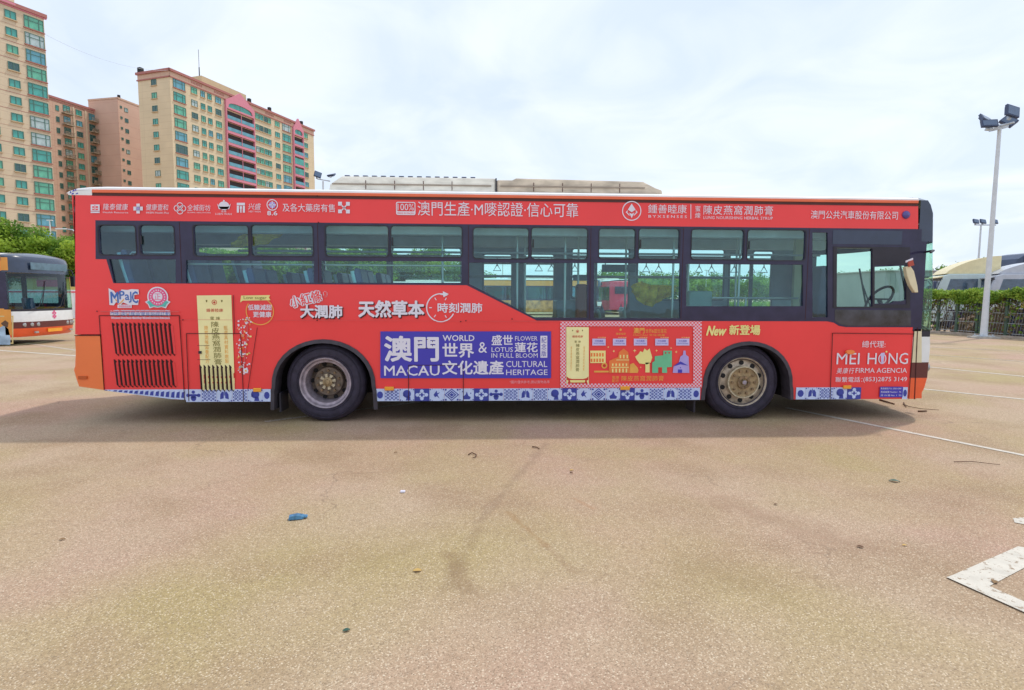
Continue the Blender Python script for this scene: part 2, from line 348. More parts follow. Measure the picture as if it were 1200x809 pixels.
def ground_line(px0, px1, wd, label, mt=LINEP, ext=(0, 0), z=.004):
    a, b = G(*px0), G(*px1); d = (b - a).normalized(); a = a - d * ext[0]; b = b + d * ext[1]; nrm = Vector((-d.y, d.x, 0)) * (wd / 2)
    n = 24; rnd = random.Random(int(px0[0])); vs = []; fs = []
    for i in range(n + 1):
        p = a + (b - a) * (i / n); j = 1 + rnd.uniform(-.08, .08)
        vs += [p - nrm * j + Vector((0, 0, z)), p + nrm * j + Vector((0, 0, z))]
        if i: fs.append((2 * i - 2, 2 * i - 1, 2 * i + 1, 2 * i))
    q = M(); q.add(vs, fs); o = q.build('parking_line', mt); o['kind'] = 'structure'; return o
ground_line((940, 482), (1200, 534), .075, '', ext=(.25, .8))
ground_line((1085, 456.5), (1200, 468.3), .085, '', ext=(.6, .5))
ground_line((1085, 430), (1200, 441.5), .09, '', ext=(2.5, .8))
ground_line((1090, 416), (1200, 424), .09, '', LINEW, ext=(3, .8))
ground_line((1090, 407), (1200, 412), .09, '', LINEW, ext=(3, .8))
ground_line((0, 398), (84, 410), .12, '', LINEW, ext=(3, 2))
ground_line((0, 411), (84, 417), .10, '', LINEP, ext=(3, 2), z=.005)
ground_line((95, 398), (0, 404), .10, '', LINEW, ext=(1, 3), z=.007)
ground_line((330, 492), (440, 478), .07, '', LINEW, ext=(.2, 1.2))
def ground_poly(name, pts, mt, z=.004):
    q = M(); ps = [G(*p) for p in pts]; q.prism([(p.x, p.y) for p in ps], z, z, 0, fn=lambda a, h, b: (a, b, h), back=False)
    return q.build(name, mt)
for nm, pts, z in (('bay_marking', [(1109, 678), (1193, 641), (1235, 648), (1159, 688)], .004), ('bay_marking', [(1109, 678), (1124, 673), (1235, 722), (1235, 735)], .008), ('bay_marking', [(1187, 608), (1215, 606), (1215, 618), (1189, 613)], .004)):
    o = ground_poly(nm, pts, LINEP, z); o['kind'] = 'structure'

# ================================================================== BUS SHARED PIECES
BW = 2.45
def nose_plan(xf, x0, w=BW, n=14, sgn=1):
    ca, cb_ = (.20, .09) if sgn > 0 else (.07, .04)
    pts = [(x0, 0.0)]
    for i in range(n + 1):
        u = -1 + 2 * i / n; u = math.copysign(abs(u) ** .55, u)
        pts.append((xf - sgn * (ca * abs(u) ** 5 + cb_ * u * u), w / 2 * (1 + u)))
    return pts + [(x0, w)]
def nose(m, lev, x0, dx=0, dy=0, mi=0, sgn=1, x0l=None):
    """lev: list of (z, xf); skin lofted round the front end"""
    k = None; vs = []; fs = []
    for i, (z, xf) in enumerate(lev):
        pl = nose_plan(xf, x0 if x0l is None else x0l[i], sgn=sgn); k = len(pl); vs += [(x + dx, y + dy, z) for x, y in pl]
    for i in range(len(lev) - 1):
        for j in range(k - 1):
            q = (i * k + j, i * k + j + 1, (i + 1) * k + j + 1, (i + 1) * k + j); fs.append(q if sgn > 0 else q[::-1])
    return m.add(vs, fs, mi)
def wheel(parent, cx, y0, r, deep, name='wheel', out=-1, world=True):
    """out=-1: outer face looks to -y"""
    s = -out
    wr = M(); t = .27
    wr.lathe([(r - .20, s * .02), (r - .17, s * .0), (r - .10, s * -.008), (r - .04, s * .008), (r - .006, s * .05), (r, s * .09), (r, s * .22), (r - .03, s * .26), (r - .2, s * .27)], cx, r, 56, 0, y0)
    for k in range(3): wr.lathe([(r + .0015, s * (.105 + k * .04)), (r + .0015, s * (.112 + k * .04))], cx, r, 56, 1, y0)
    for rr in (r - .055, r - .145): wr.lathe([(rr - .004, s * -.006), (rr, s * -.013), (rr + .004, s * -.006)], cx, r, 56, 0, y0)
    ty = wr.build('tyre', [RUBBER, DARK], parent, smooth=40)
    R0 = r - .185
    q = M()
    if deep:
        q.lathe([(R0 + .018, s * .005), (R0 + .012, s * -.012), (R0 - .004, s * -.008), (R0 - .020, s * .03), (R0 - .045, s * .035), (R0 - .05, s * .07), (R0 - .062, s * .24)], cx, r, 48, 0, y0)
        rm = q.build('rim', [RIMM], parent, smooth=50)
        d = M(); d.lathe([(R0 - .06, s * .24), (R0 - .12, s * .235), (.185, s * .20), (.18, s * .16), (.17, s * .15), (.10, s * .147), (.095, s * .125), (0.001, s * .122)], cx, r, 40, 0, y0)
        for k in range(10):
            a = 2 * PI * k / 10; d.lathe([(.001, s * .212), (.026, s * .2125), (.026, s * .23)], cx + .215 * math.cos(a), r + .215 * math.sin(a), 12, 1, y0)
            d.lathe([(.016, s * .152), (.016, s * .12), (.001, s * .118)], cx + .135 * math.cos(a + .3), r + .135 * math.sin(a + .3), 6, 2, y0)
        d.build('hub', [mat_c('rim_inner'), DARK, RUST], parent, smooth=40)
        h = M()
        for k in range(8):
            a = 2 * PI * k / 8 + .2; ca, sa = math.cos(a), math.sin(a)
            def rot(u, v): return (cx + u * ca - v * sa, r + u * sa + v * ca)
            h.prism([rot(.055, -.012), rot(.098, -.019), rot(.098, .019), rot(.055, .012)], y0 + s * .124 - (.022 if s > 0 else 0), y0 + s * .124 + (0 if s > 0 else .022), 0)
        h.lathe([(.062, s * .124), (.058, s * .09), (.035, s * .083), (.030, s * .075), (.001, s * .073)], cx, r, 20, 1, y0)
        h.build('axle_cap', [LUG, RUST if False else BRASS], parent, smooth=35)
    else:
        q.lathe([(R0 + .016, s * .005), (R0 + .010, s * -.010), (R0, s * -.004), (R0 - .012, s * .04), (R0 - .03, s * .06), (.205, s * .05), (.20, s * -.005)], cx, r, 48, 0, y0)
        for k in range(10):
            a = 2 * PI * (k + .5) / 10; q.lathe([(.001, s * .046), (.030, s * .0455), (.030, s * .056)], cx + .244 * math.cos(a), r + .240 * math.sin(a), 12, 1, y0)
        q.build('rim', [mat_c('rim_pale'), DARK], parent, smooth=45)
        d = M(); d.lathe([(.204, s * -.0), (.205, s * -.03), (.192, s * -.04), (.182, s * -.028), (.12, s * -.02), (.085, s * -.022), (.08, s * -.045), (.055, s * -.05), (.05, s * -.035), (.034, s * -.033), (.030, s * -.06), (.001, s * -.062)], cx, r, 44, 0, y0)
        for k in range(10):
            a = 2 * PI * k / 10; d.lathe([(.016, s * -.02), (.016, s * -.045), (.001, s * -.047)], cx + .145 * math.cos(a), r + .145 * math.sin(a), 6, 1, y0)
        d.build('hub', [BRASS, RUST], parent, smooth=40)
        e = M(); e.lathe([(.206, s * -.028), (.200, s * -.043), (.190, s * -.0435), (.186, s * -.036)], cx, r, 44, 2, y0); e.lathe([(.082, s * -.046), (.080, s * -.052), (.052, s * -.052), (.050, s * -.046)], cx, r, 24, 0, y0); e.lathe([(.028, s * -.0625), (.022, s * -.072), (.001, s * -.073)], cx, r, 16, 1, y0); e.build('axle_cap', [RUST, RIMM, LUG], parent, smooth=40)
def mat_c(n):
    if n in MATS: return MATS[n]
    if n == 'rim_inner': return mat(n, (.20, .155, .12), .6, metal=.3, var=.4, scale=16)
    if n == 'rim_pale': return mat(n, (.50, .42, .33), .5, metal=.3, var=.35, scale=18)
ZTOP, ZBAND, ZMID, ZBB, ZSK, ZTT = 2.686, 2.402, 1.677, 1.252, .265, .418
def arch(cx, rz=.0, hw=.60, top=1.0, bot=ZSK, n=18):
    c = .44; pts = [(cx - hw - .02, bot), (cx - hw - .01, c - .04)]
    for i in range(n + 1):
        a = PI - PI * i / n; pts.append((cx + hw * math.cos(a), c + (top - c) * math.sin(a) ** .92 if 0 < i < n else c))
    return pts + [(cx + hw + .01, c - .04), (cx + hw + .02, bot)]
def rrect(x0, x1, z0, z1, r=.04, n=4):
    o = []
    for (cx, cz, a0) in ((x1 - r, z1 - r, 0), (x0 + r, z1 - r, 90), (x0 + r, z0 + r, 180), (x1 - r, z0 + r, 270)):
        for i in range(n + 1): a = math.radians(a0 + 90 * i / n); o.append((cx + r * math.cos(a), cz + r * math.sin(a)))
    return o
prof = [(0.0, 2.7525), (.004, 2.772), (.025, 2.787), (.10, 2.803), (.4, 2.85), (.85, 2.885), (BW / 2, 2.895)]
prof += [(BW - y, z) for y, z in prof[-2::-1]]
def roof_sweep(xs):
    vs = []; fs = []; k = len(prof)
    for x, f in xs:
        for y, z in prof:
            zz = 2.69 + (z - 2.69) * f; vs.append((x, y if f == 1 else BW / 2 + (y - BW / 2) * (.96 + .04 * f), zz))
    for i in range(len(xs) - 1):
        for j in range(k - 1): fs.append((i * k + j, (i + 1) * k + j, (i + 1) * k + j + 1, i * k + j + 1))
    return vs, fs
def bus_front(root, dx, dy, cream=True, logo=True):
    """front mask of the red bus and of its sister bus; world coordinates"""
    X0 = 5.42
    q = M(); nose(q, [(2.25, 5.885), (2.60, 5.865), (2.70, 5.83), (2.755, 5.79)], X0 - .01, dx, dy)
    pl = nose_plan(5.79, X0 - .01); vs = []; fs = []; k = len(pl); nt_ = 6
    def rz_(y):
        for (ya, za), (yb, zb) in zip(prof, prof[1:]):
            if ya <= y <= yb: return za + (zb - za) * (y - ya) / max(1e-6, yb - ya)
        return prof[0][1]
    for i in range(nt_ + 1):
        t = i / nt_
        for x, y in pl: vs.append((5.38 + (x - 5.38) * (1 - t) + dx, y + dy, 2.755 + (rz_(min(BW, max(0, y))) + .003 - 2.755) * math.sin(t * PI / 2) ** .8))
    for i in range(nt_):
        for j in range(k - 1): fs.append((i * k + j, i * k + j + 1, (i + 1) * k + j + 1, (i + 1) * k + j))
    q.add(vs, fs); q.build('front_cap', mat_c2('front_cap_black'), root, smooth=40)
    q = M(); nose(q, [(1.13, 5.93), (1.6, 5.925), (2.25, 5.885)], X0 + .09, dx, dy); ws = q.build('windscreen', GLW, root, smooth=40)
    q = M(); q.box(X0 - .01 + dx, X0 + .10 + dx, dy - .002, dy + .05, 1.13, 2.25); q.build('front_pillar', BLACKG, root)
    q = M(); q.box(X0 - .01 + dx, X0 + .10 + dx, dy + BW - .05, dy + BW + .002, 1.13, 2.25); q.build('front_pillar', BLACKG, root)
    q = M(); nose(q, [(1.06, 5.93), (1.13, 5.93)], X0, dx, dy); q.build('windscreen_sill', BLACKP, root, smooth=40)
    q = M(); nose(q, [(.735, 5.935), (.90, 5.94), (1.06, 5.93)], X0 + .0, dx, dy); q.build('front_panel', mat_c2('front_white'), root, smooth=40)
    q = M(); nose(q, [(.535, 5.93), (.735, 5.935)], X0 - .0, dx, dy); q.build('front_stripe', MAROON, root, smooth=40)
    q = M(); nose(q, [(.265, 5.80), (.30, 5.85), (.40, 5.90), (.535, 5.93)], X0 - .0, dx, dy); q.build('front_bumper', mat_c2('bumper_orange'), root, smooth=40)
    # destination display and wipers
    q = M()
    for s in (-1, 1):
        pass
    y0, y1 = dy + .48, dy + BW - .48; q.box(5.868 + dx, 5.882 + dx, y0, y1, 2.36, 2.58); q.build('destination_display', mat_c2('display_glass'), root)
    for yy in (dy + .35, dy + 1.25):
        q = M(); q.tube([(5.90 + dx, yy, 1.12), (5.955 + dx, yy + .25, 1.2), (5.93 + dx, yy + .55, 1.75)], .011, 6); q.tube([(5.945 + dx, yy + .40, 1.25), (5.91 + dx, yy + .62, 2.0)], .014, 6); q.build('wiper', BLACKP, root)
    for s, yc in ((-1, dy + .42), (1, dy + BW - .42)):
        q = M()
        for k in range(3):
            yy = yc - s * (k - 1) * .19 * 1.0; xx = 5.93 - .09 * ((yy - dy - BW / 2) / (BW / 2)) ** 2 - .2 * abs((yy - dy - BW / 2) / (BW / 2)) ** 5 + dx
            vs = []; fs = []; n = 18
            for i, (rr, ex) in enumerate(((.066, -.02), (.064, .006), (.04, .014), (.001, .016))):
                for j in range(n): a = 2 * PI * j / n; vs.append((xx + ex, yy + rr * math.cos(a), .645 + rr * .95 * math.sin(a)))
            for i in range(3):
                for j in range(n): fs.append((i * n + j, i * n + (j + 1) % n, (i + 1) * n + (j + 1) % n, (i + 1) * n + j))
            q.add(vs, fs)
        q.build('headlight', mat_c2('headlight_lens'), root, smooth=50)
    for s, yc in ((-1, dy + .5), (1, dy + BW - .5)):
        q = M(); q.box(5.90 + dx, 5.93 + dx, yc - .07, yc + .07, .37, .43); q.build('fog_lamp', mat_c2('headlight_lens'), root)
    q = M(); q.box(5.93 + dx, 5.945 + dx, dy + BW / 2 - .3, dy + BW / 2 + .3, .38, .49, 0); q.build('licence_plate', AMBER, root)
    if logo:
        q = M()
        for k, (a, b) in enumerate(((.0, .10), (-.05, .03), (.05, .03), (0, -.04), (-.05, -.1), (.05, -.1), (0, -.15))):
            y = dy + BW / 2 + a; z = .95 + b * .8; q.add([(5.944 + dx, y - .03, z - .03), (5.944 + dx, y + .03, z - .03), (5.944 + dx, y + .03, z + .035), (5.944 + dx, y - .03, z + .035)], [(0, 1, 2, 3)])
        q.build('front_emblem', PPINK, root)
def mat_c2(n):
    if n in MATS: return MATS[n]
    return {'front_cap_black': lambda: mat(n, (.03, .045, .085), .22, var=.15, coat=.4, spec=.5),
            'front_white': lambda: mat(n, (.80, .82, .82), .35, var=.05, coat=.3),
            'bumper_orange': lambda: mat(n, (.88, .12, .03), .4, var=.07, coat=.25),
            'display_glass': lambda: mat(n, (.10, .18, .24), .12, var=.2, spec=.7),
            'headlight_lens': lambda: mat(n, (.42, .42, .42), .12, metal=.4, var=.25, scale=30)}[n]()

# ================================================================== THE RED BUS
bus = thing('city_bus', 'long red city bus covered in advertising with blue MACAU banner, parked in front', 'bus', (.45, BW / 2, 0), world=True)
XL, XR = -4.76, 5.40
RWX, FWX, WR = -1.925, 3.262, .482
def px(*a): return [S(*p) for p in a]
def X(p, y=300): return S(p, y)[0]
# ---- lower side with wheel arches
out = [(X(88.3, 231), ZTOP), (X(1076, 241), ZTOP), (X(1076, 268), ZBAND), (X(112, 259), ZBAND), (X(112), 1.955), (X(124.5), 1.955), (X(133, 333), ZMID), (X(547, 333), ZMID),
       (X(629, 376), ZBB), (X(969, 377), ZBB), (X(977, 379), 1.235), (X(983, 382), 1.195), (X(991, 384), 1.18), (X(1071, 385), 1.18), (X(1063.5, 468), ZSK)]
out += arch(S(876.5, 440)[0], hw=.575, top=1.0)[::-1] + arch(S(379.5, 440)[0], hw=.62, top=1.02)[::-1]
out += [(X(300, 471), ZSK), (X(205, 468), .295), (X(122.5, 457), .408), (X(118.5, 393), 1.075), (X(88.2, 393), 1.075)]
side = M().prism(out, 0, .035, 0); sidep = side.build('side_panel', RED, bus)
# ---- rear bumper corner
q = M(); o2 = [(X(88.2, 394), 1.065), (X(118.3, 394), 1.065), (X(122.3, 456), .412), (X(93, 453), .455), (X(89.5, 444), .56), (X(87, 434), .655), (X(89.5, 425), .74)]
q.prism(o2, -.006, .06, 0); rb = q.build('rear_bumper', ORANGE, bus, bevel=.004)
q = M(); q.box(X(93, 443), X(103, 443), -.022, -.006, .545, .582); q.build('reflector', mat('orange_reflector', (.55, .10, .02), .3), rb)
q = M(); nose(q, [(.45, -4.88), (.66, -4.94), (1.065, -4.90)], -4.76, 0, .002, sgn=-1); q.build('rear_bumper_skin', ORANGE, bus, smooth=40)
q = M(); nose(q, [(1.07, -4.90), (2.0, -4.865), (2.6, -4.85), (2.70, -4.84)], -4.75, 0, .002, sgn=-1); q.build('rear_skin', RED, bus, smooth=40)
q = M(); q.box(-4.885, -4.872, .35, BW - .35, 1.75, 2.35); q.build('rear_window', BLACKG, bus)
# ---- cove, gutter, roof
XG0, XG1 = X(108, 226), X(1076, 238)
q = M(); q.box(XG0, XG1, .004, .05, ZTOP + .0, 2.716); q.box(XG0, XG1, -.006, .01, ZTOP - .004, ZTOP + .004); q.build('gutter', GUTTER, bus)
q = M(); q.box(XG0, XG1, -.008, .05, 2.7165, 2.752); q.build('cove_strip', CORAL, bus, bevel=.004)
q = M(); q.add(*roof_sweep([(-4.40, 1), (-3, 1), (0, 1), (3, 1), (5.385, 1)])); q.build('roof', WHITE, bus, smooth=30)
q = M(); q.add(*roof_sweep([(-4.84, .18), (-4.80, .5), (-4.70, .80), (-4.55, .95), (-4.399, 1)])); q.prism([(X(80.5, 229), ZTOP), (X(108, 229), ZTOP), (X(108, 226), 2.75), (-4.68, 2.735), (-4.80, 2.715)], -.003, .03, 0)
rcap = q.build('roof_end_cap', WHITE, bus, smooth=30)
q = M()
for (a, b, c, d) in ((82, 224, 84, 227), (85, 222.5, 88, 225), (88, 221.5, 90, 224), (84, 226, 87, 228.5), (89, 226, 92, 228)):
    (x0, z1), (x1, z0) = S(a, b), S(c, d); q.prism([(x0, z0), (x1, z0 + .01), (x1 - .006, z1), (x0 + .004, z1 - .008)], -.006, -.0035, 0)
q.build('blue_tile_print', PRINTB, rcap)
# ---- roof equipment
for (a, b, c, mt_, nm) in ((384, 581.2, 1, ACM, 'aircon_unit'), (582, 778, 0, ACB, 'aircon_unit')):
    zt = S(600, 209.6, .5)[1]; zb = 2.86; x0, x1 = S(a, 215, .45)[0], S(b, 215, .45)[0]
    pl = ([(x0, zb), (x1, zb), (x1, zt - .0), (x0 + .17, zt), (x0 + .09, zt - .05), (x0 + .02, zb + .08)] if c else
          [(x0, zb), (x1, zb), (x1 - .01, zb + .06), (x1 - .08, zt - .10), (x1 - .26, zt - .015), (x0 + .25, zt + .005), (x0 + .2, zt - .02), (x0, zt - .02)])
    q = M(); q.prism(pl, .48, 1.97, 0); ac = q.build(nm, mt_, bus, bevel=.02)
    q = M(); q.box(x0 + .05, x1 - (.06 if c else .24), .465, .478, zb + .075, zb + .09); q.build('aircon_trim', mat('aircon_trim' + nm, (.33, .26, .20), .6), ac)
    for k in range(1, 5):
        xx = x0 + .1 + (x1 - x0 - .3) * k / 5; q = M(); q.box(xx, xx + .008, .474, .479, zb + .02, zt - .05); q.build('panel_seam', GUTTER, ac)
    if c:
        for k in range(15):
            xx = x0 + .2 + k * .113 * 1.0; q = M(); q.box(xx, xx + .06, .50, .58, zt, zt + .014); q.build('vent_fin', LAMPB, ac)
q = M(); q.box(S(581, 215, .47)[0] - .004, S(581, 215, .47)[0] + .012, .46, 1.97, 2.86, S(600, 210, .5)[1]); q.build('aircon_joint', BLACKP, bus)

# ---- window band
band = [(X(1076, 268), ZBAND), (X(112, 259), ZBAND), (X(112), 1.955), (X(124.5), 1.955), (X(133, 333), ZMID), (X(547, 333), ZMID),
        (X(629, 376), ZBB), (X(969, 377), ZBB), (X(977, 379), 1.235), (X(983, 382), 1.195), (X(991, 384), 1.18), (X(1071, 385), 1.18), (X(1078, 384), 1.18), (X(1080, 268), ZBAND)]
def zr(y, x=600): return S(x, y)[1]
def R_(x0, y0, x1, y1, r=.035):
    xm = (x0 + x1) / 2; return rrect(X(x0, (y0 + y1) / 2), X(x1, (y0 + y1) / 2), zr(y1, xm), zr(y0, xm), r)
WIN = []   # (upper rect panes), lower polygons
UP = [(117, 264.5, 160, 298.5), (165, 264.5, 205, 298.5), (228, 264.5, 291.5, 300), (295, 264.5, 367, 300), (382, 265, 455, 300.5), (458.5, 265.5, 541, 301), (555, 267.5, 619, 303), (623, 267.5, 688, 303.5),
      (702, 268.5, 744, 303), (748.5, 268.5, 795.5, 303.5), (810, 269.5, 871, 304), (875.5, 270, 943, 305)]
LOW = [[(128, 304), (206, 304), (206, 331.5), (134, 331.5)], [(218, 305), (368, 306), (368, 331.5), (218, 331.5)], [(377, 306), (541, 306.5), (541, 331.5), (377, 331.5)],
       [(550, 308), (688, 308.5), (688, 372.5), (627, 372.5), (550, 333)], [(696, 308.5), (797, 309), (797, 373), (696, 373)], [(804, 309.5), (941, 310.5), (941, 359), (804, 359)],
       [(952, 272.5), (970, 273), (970, 372), (952, 372)], [(980.5, 291), (1022, 291.5), (1022, 359.5), (980, 359.5)], [(1024.5, 313), (1061.5, 311.5), (1061.5, 351), (1056, 353), (1048, 353), (1044, 355.5), (1024.5, 356)]]
holes = [R_(*u) for u in UP] + [px(*l)[::-1] for l in LOW]
q = M(); q.prism(band, -.003, .03, 0, holes=holes); wb = q.build('window_band', BLACKG, bus)
for u in UP:
    a, b, c, d = X(u[0]), X(u[2]), zr(u[3], (u[0] + u[2]) / 2), zr(u[1], (u[0] + u[2]) / 2)
    q = M(); q.prism(rrect(a - .012, b + .012, c - .012, d + .012, .045), -.008, .0, 0, holes=[rrect(a, b, c, d, .035)]); fr = q.build('sliding_window', BLACKP, bus)
    q = M(); q.prism(rrect(a - .005, b + .005, c - .005, d + .005, .03), .010, .014, 0); q.build('pane', GLD if u[0] < 380 else GLN, fr)
for i, l in enumerate(LOW):
    pts = px(*l); cx = sum(p[0] for p in pts) / len(pts); cz = sum(p[1] for p in pts) / len(pts); big = [(cx + (p[0] - cx) * 1.02, cz + (p[1] - cz) * 1.03) for p in pts]
    q = M(); q.prism(big[::-1], .018, .022, 0); q.build('pane', GLF if i >= 7 else (GLD if i < 2 else GLN), bus)
# slightly raised plain panels of the band
q = M(); (a, b), (c, d) = S(976, 270), S(1056, 287); q.prism([(a, d), (c, d), (c, b), (a, b)], -.007, -.0032, 0); q.build('upper_blank_panel', mat('blank_panel', (.028, .042, .085), .12, var=.1, spec=.6), bus)
q = M(); q.prism(px((978, 363), (1067, 364), (1067, 382), (992, 382), (984, 380), (978, 376)), -.006, -.0032, 0); q.build('lower_blank_glass', mat('lower_glass_reflections', (.030, .032, .045), .10, var=.8, scale=6, spec=.8), bus)  # blotchy reflections painted into the glass colour
q = M(); q.prism(px((976, 289), (1066, 290), (1066, 361), (976, 361)), -.009, -.0032, 0, holes=[px((980.5, 291), (1022, 291.5), (1022, 359.5), (980, 359.5)), px((1024.5, 311), (1061.5, 310), (1061.5, 357), (1024.5, 357))]); q.build('driver_window_frame', BLACKP, bus)
for xx in (549, 692, 800, 947, 373, 212): q = M(); q.box(X(xx) - .003, X(xx) + .003, -.0045, -.003, ZMID + .01 if xx < 500 else 1.27 if xx > 640 else 1.68, ZBAND - .01); q.build('panel_gap', SEAM, wb)
for u in UP[1::2]:
    q = M(); zc = zr((u[1] + u[3]) / 2, u[0]); q.box(X(u[0]) + .01, X(u[0]) + .025, -.012, -.002, zc - .05, zc + .05); q.build('window_latch', BLACKP, wb)

# ---- wheel arch lips, liners
for cx, hw, tp in ((S(379.5, 440)[0], .62, 1.02), (S(876.5, 440)[0], .575, 1.0)):
    o = arch(cx, hw=hw, top=tp, bot=ZSK - .10 if cx < 0 else ZSK); i_ = arch(cx, hw=hw - .045, top=tp - .045, bot=ZSK - .10 if cx < 0 else ZSK)
    q = M(); k = len(o); vs = []; fs = []
    for a, b in zip(o, i_): vs += [(a[0], -.016, a[1]), (b[0], -.024, b[1]), (b[0], .20, b[1]), (a[0], .03, a[1])]
    for j in range(k - 1):
        for e in range(4): fs.append((4 * j + e, 4 * j + (e + 1) % 4, 4 * j + 4 + (e + 1) % 4, 4 * j + 4 + e))
    q.add(vs, fs); q.build('fender_lip', FENDER, bus, smooth=50)
    q = M(); vs = []; fs = []
    i2 = arch(cx, hw=hw - .02, top=tp - .02)
    for a in i2: vs += [(a[0], .03, a[1]), (a[0], .62, a[1])]
    for j in range(k - 1): fs.append((2 * j, 2 * j + 1, 2 * j + 3, 2 * j + 2))
    q.add(vs, fs); q.prism(i2, .62, .64, 0); q.build('wheel_well', DARK, bus)
for cx, deep in ((RWX, True), (FWX, False)):
    for yo, o_ in ((.045, -1), (BW - .045, 1)):
        wheel(bus, cx, yo, WR, deep, out=o_)
    q = M(); q.tube([(cx, .3, WR), (cx, BW - .3, WR)], .09, 10); q.build('axle', DARK, bus)
for cx in (S(816, 470)[0], S(326, 470)[0]):
    q = M(); q.box(cx - .012, cx + .012, .06, .34, .09 if cx > 0 else .12, .36); q.build('mud_flap', BLACKP, bus, bevel=.004)
# ---- underbody
q = M(); q.box(-1.25, 2.6, .06, BW - .06, .27, .30); q.box(3.92, 5.2, .06, BW - .06, .27, .30); q.box(-3.3, -2.62, .06, BW - .06, .28, .31); q.build('floor_pan', DARK, bus)
for a, b, z in ((-4.5, -2.9, .36), (-.9, .3, .2), (.6, 2.3, .22), (4.1, 5.0, .26)):
    q = M(); q.box(a, b, .35, BW - .35, z, .5); q.build('chassis_box', DARK, bus)
# ---- far side, ends, interior
FY = BW - .035
fh = [px2 for px2 in []]
def Fx(x, y): return S(x, y, FY)
FHOLES = [(232, 289, 296, 350), (300, 289, 368, 350), (380, 290, 455, 350), (459, 290, 541, 350), (566, 297.5, 600, 369), (615, 297.5, 649, 373), (670, 291, 694, 350), (699, 291, 736, 373), (747, 291, 796, 352), (806, 292, 847, 352), (855, 297, 877, 374), (882, 294, 903, 374)]
hs = []
for a, b, c, d in FHOLES:
    (x0, z1), (x1, z0) = Fx(a, b), Fx(c, d); hs.append(rrect(x0, x1, z0, z1, .04))
q = M(); arL = arch(S(379.5, 440)[0]); arR = arch(S(876.5, 440)[0])
q.prism([(-4.74, ZTOP), (5.42, ZTOP), (5.42, ZSK)] + arR[::-1] + arL[::-1] + [(-3.7, ZSK), (-4.74, .41)], FY - .005, BW, 0, holes=hs); fsd = q.build('far_side_panel', [mat('far_side_liner', (.30, .37, .46), .6, var=.12)], bus)
q = M(); q.prism([(-4.745, ZTOP), (5.42, ZTOP), (5.42, ZSK)] + arR[::-1] + arL[::-1] + [(-3.7, ZSK), (-4.745, .41)], BW + .001, BW + .004, 0, holes=hs); q.build('far_side_paint', RED, bus)
for h in hs:
    xs = [p[0] for p in h]; zs = [p[1] for p in h]; x0, x1, z0, z1 = min(xs), max(xs), min(zs), max(zs)
    q = M(); q.prism(rrect(x0 - .01, x1 + .01, z0 - .01, z1 + .01, .04), FY - .012, FY - .005, 0, holes=[rrect(x0 + .018, x1 - .018, z0 + .018, z1 - .018, .03)])
    if z0 > 1.1: zz = z0 + (z1 - z0) * .86; q.box(x0, x1, FY - .02, FY - .004, zz - .03, zz)
    f_ = q.build('far_window', INTD, bus); q = M(); q.box(x0, x1, FY + .008, FY + .012, z0, z1); q.build('pane', GLF, f_)
q = M(); q.box(-4.7, 5.45, .04, FY - .01, 2.46, 2.48); q.build('ceiling', mat('ceiling_panel', (.80, .84, .88), .7), bus)
q = M()
for yy in (.36, 2.05): q.box(-4.6, 5.3, yy - .012, yy + .012, 2.43, 2.459, 0)
q.build('ceiling_trim', STEEL, bus)
q = M(); q.box(-4.7, 5.45, .26, .40, 2.30, 2.459, 0); q.box(-4.7, 5.45, 2.02, 2.16, 2.30, 2.459, 0); q.build('air_duct', mat('air_duct', (.60, .66, .74), .6), bus, bevel=.02)
q = M(); q.box(-1.2, 2.62, .04, FY - .01, .32, .36); q.box(2.62, 3.9, .66, BW - .66, .32, .36); q.box(3.9, 5.40, .04, FY - .01, .32, .36)
q.box(-2.6, -1.2, .66, BW - .66, .76, .80); q.box(-1.22, -1.2, .66, BW - .66, .36, .76); q.box(-3.4, -2.6, .04, FY - .01, .76, .80); q.box(-4.6, -3.4, .04, FY - .01, .96, 1.0); q.build('floor', FLOORM, bus)
q = M(); q.box(-4.72, -4.70, .04, FY - .01, .5, 2.46); q.build('rear_bulkhead', INTD, bus)
# seats
def seat_mesh(hi=.80):
    q = M(); q.prism([(-.02, .40), (.42, .40), (.44, .46), (.02, .48)], 0, .42, 0)
    q.prism([(-.04, .42), (.05, .44), (-.03, hi + .12), (-.075, hi + .35), (-.14, hi + .36), (-.15, hi + .30), (-.11, hi)], .01, .41, 0)
    q.box(.12, .28, .14, .28, 0, .42, 1); return q
sm = None
def seat(x, y, z, mt_=None, hi=.72):
    q = seat_mesh(hi); q.v = [(a + x, b + y, c + z) for a, b, c in q.v]; o = q.build('passenger_seat', [mt_ or SEATM, SEATG], bus, bevel=.02)
    h = M(); h.tube([(x - .02, y + .03, z + .45), (x - .08, y + .03, z + .70), (x - .15, y + .03, z + .95), (x - .17, y + .03, z + hi + .32)], .026, 8); h.build('grab_handle', HANDM, o); return o
for k, xr in enumerate((-4.15, -3.42, -2.70, -1.98, -1.42)):
    z = 1.0 if xr < -3.4 else .80
    for yy in (.08, .52, 1.48, 1.93): seat(xr, yy, z)
for xr, ys in ((-.9, (.08, .52)), (-.65, (1.93,)), (1.95, (1.93,)), (2.35, (1.93,))):
    for yy in ys: seat(xr, yy, .36, SEATG if xr > 1 else None, .66)
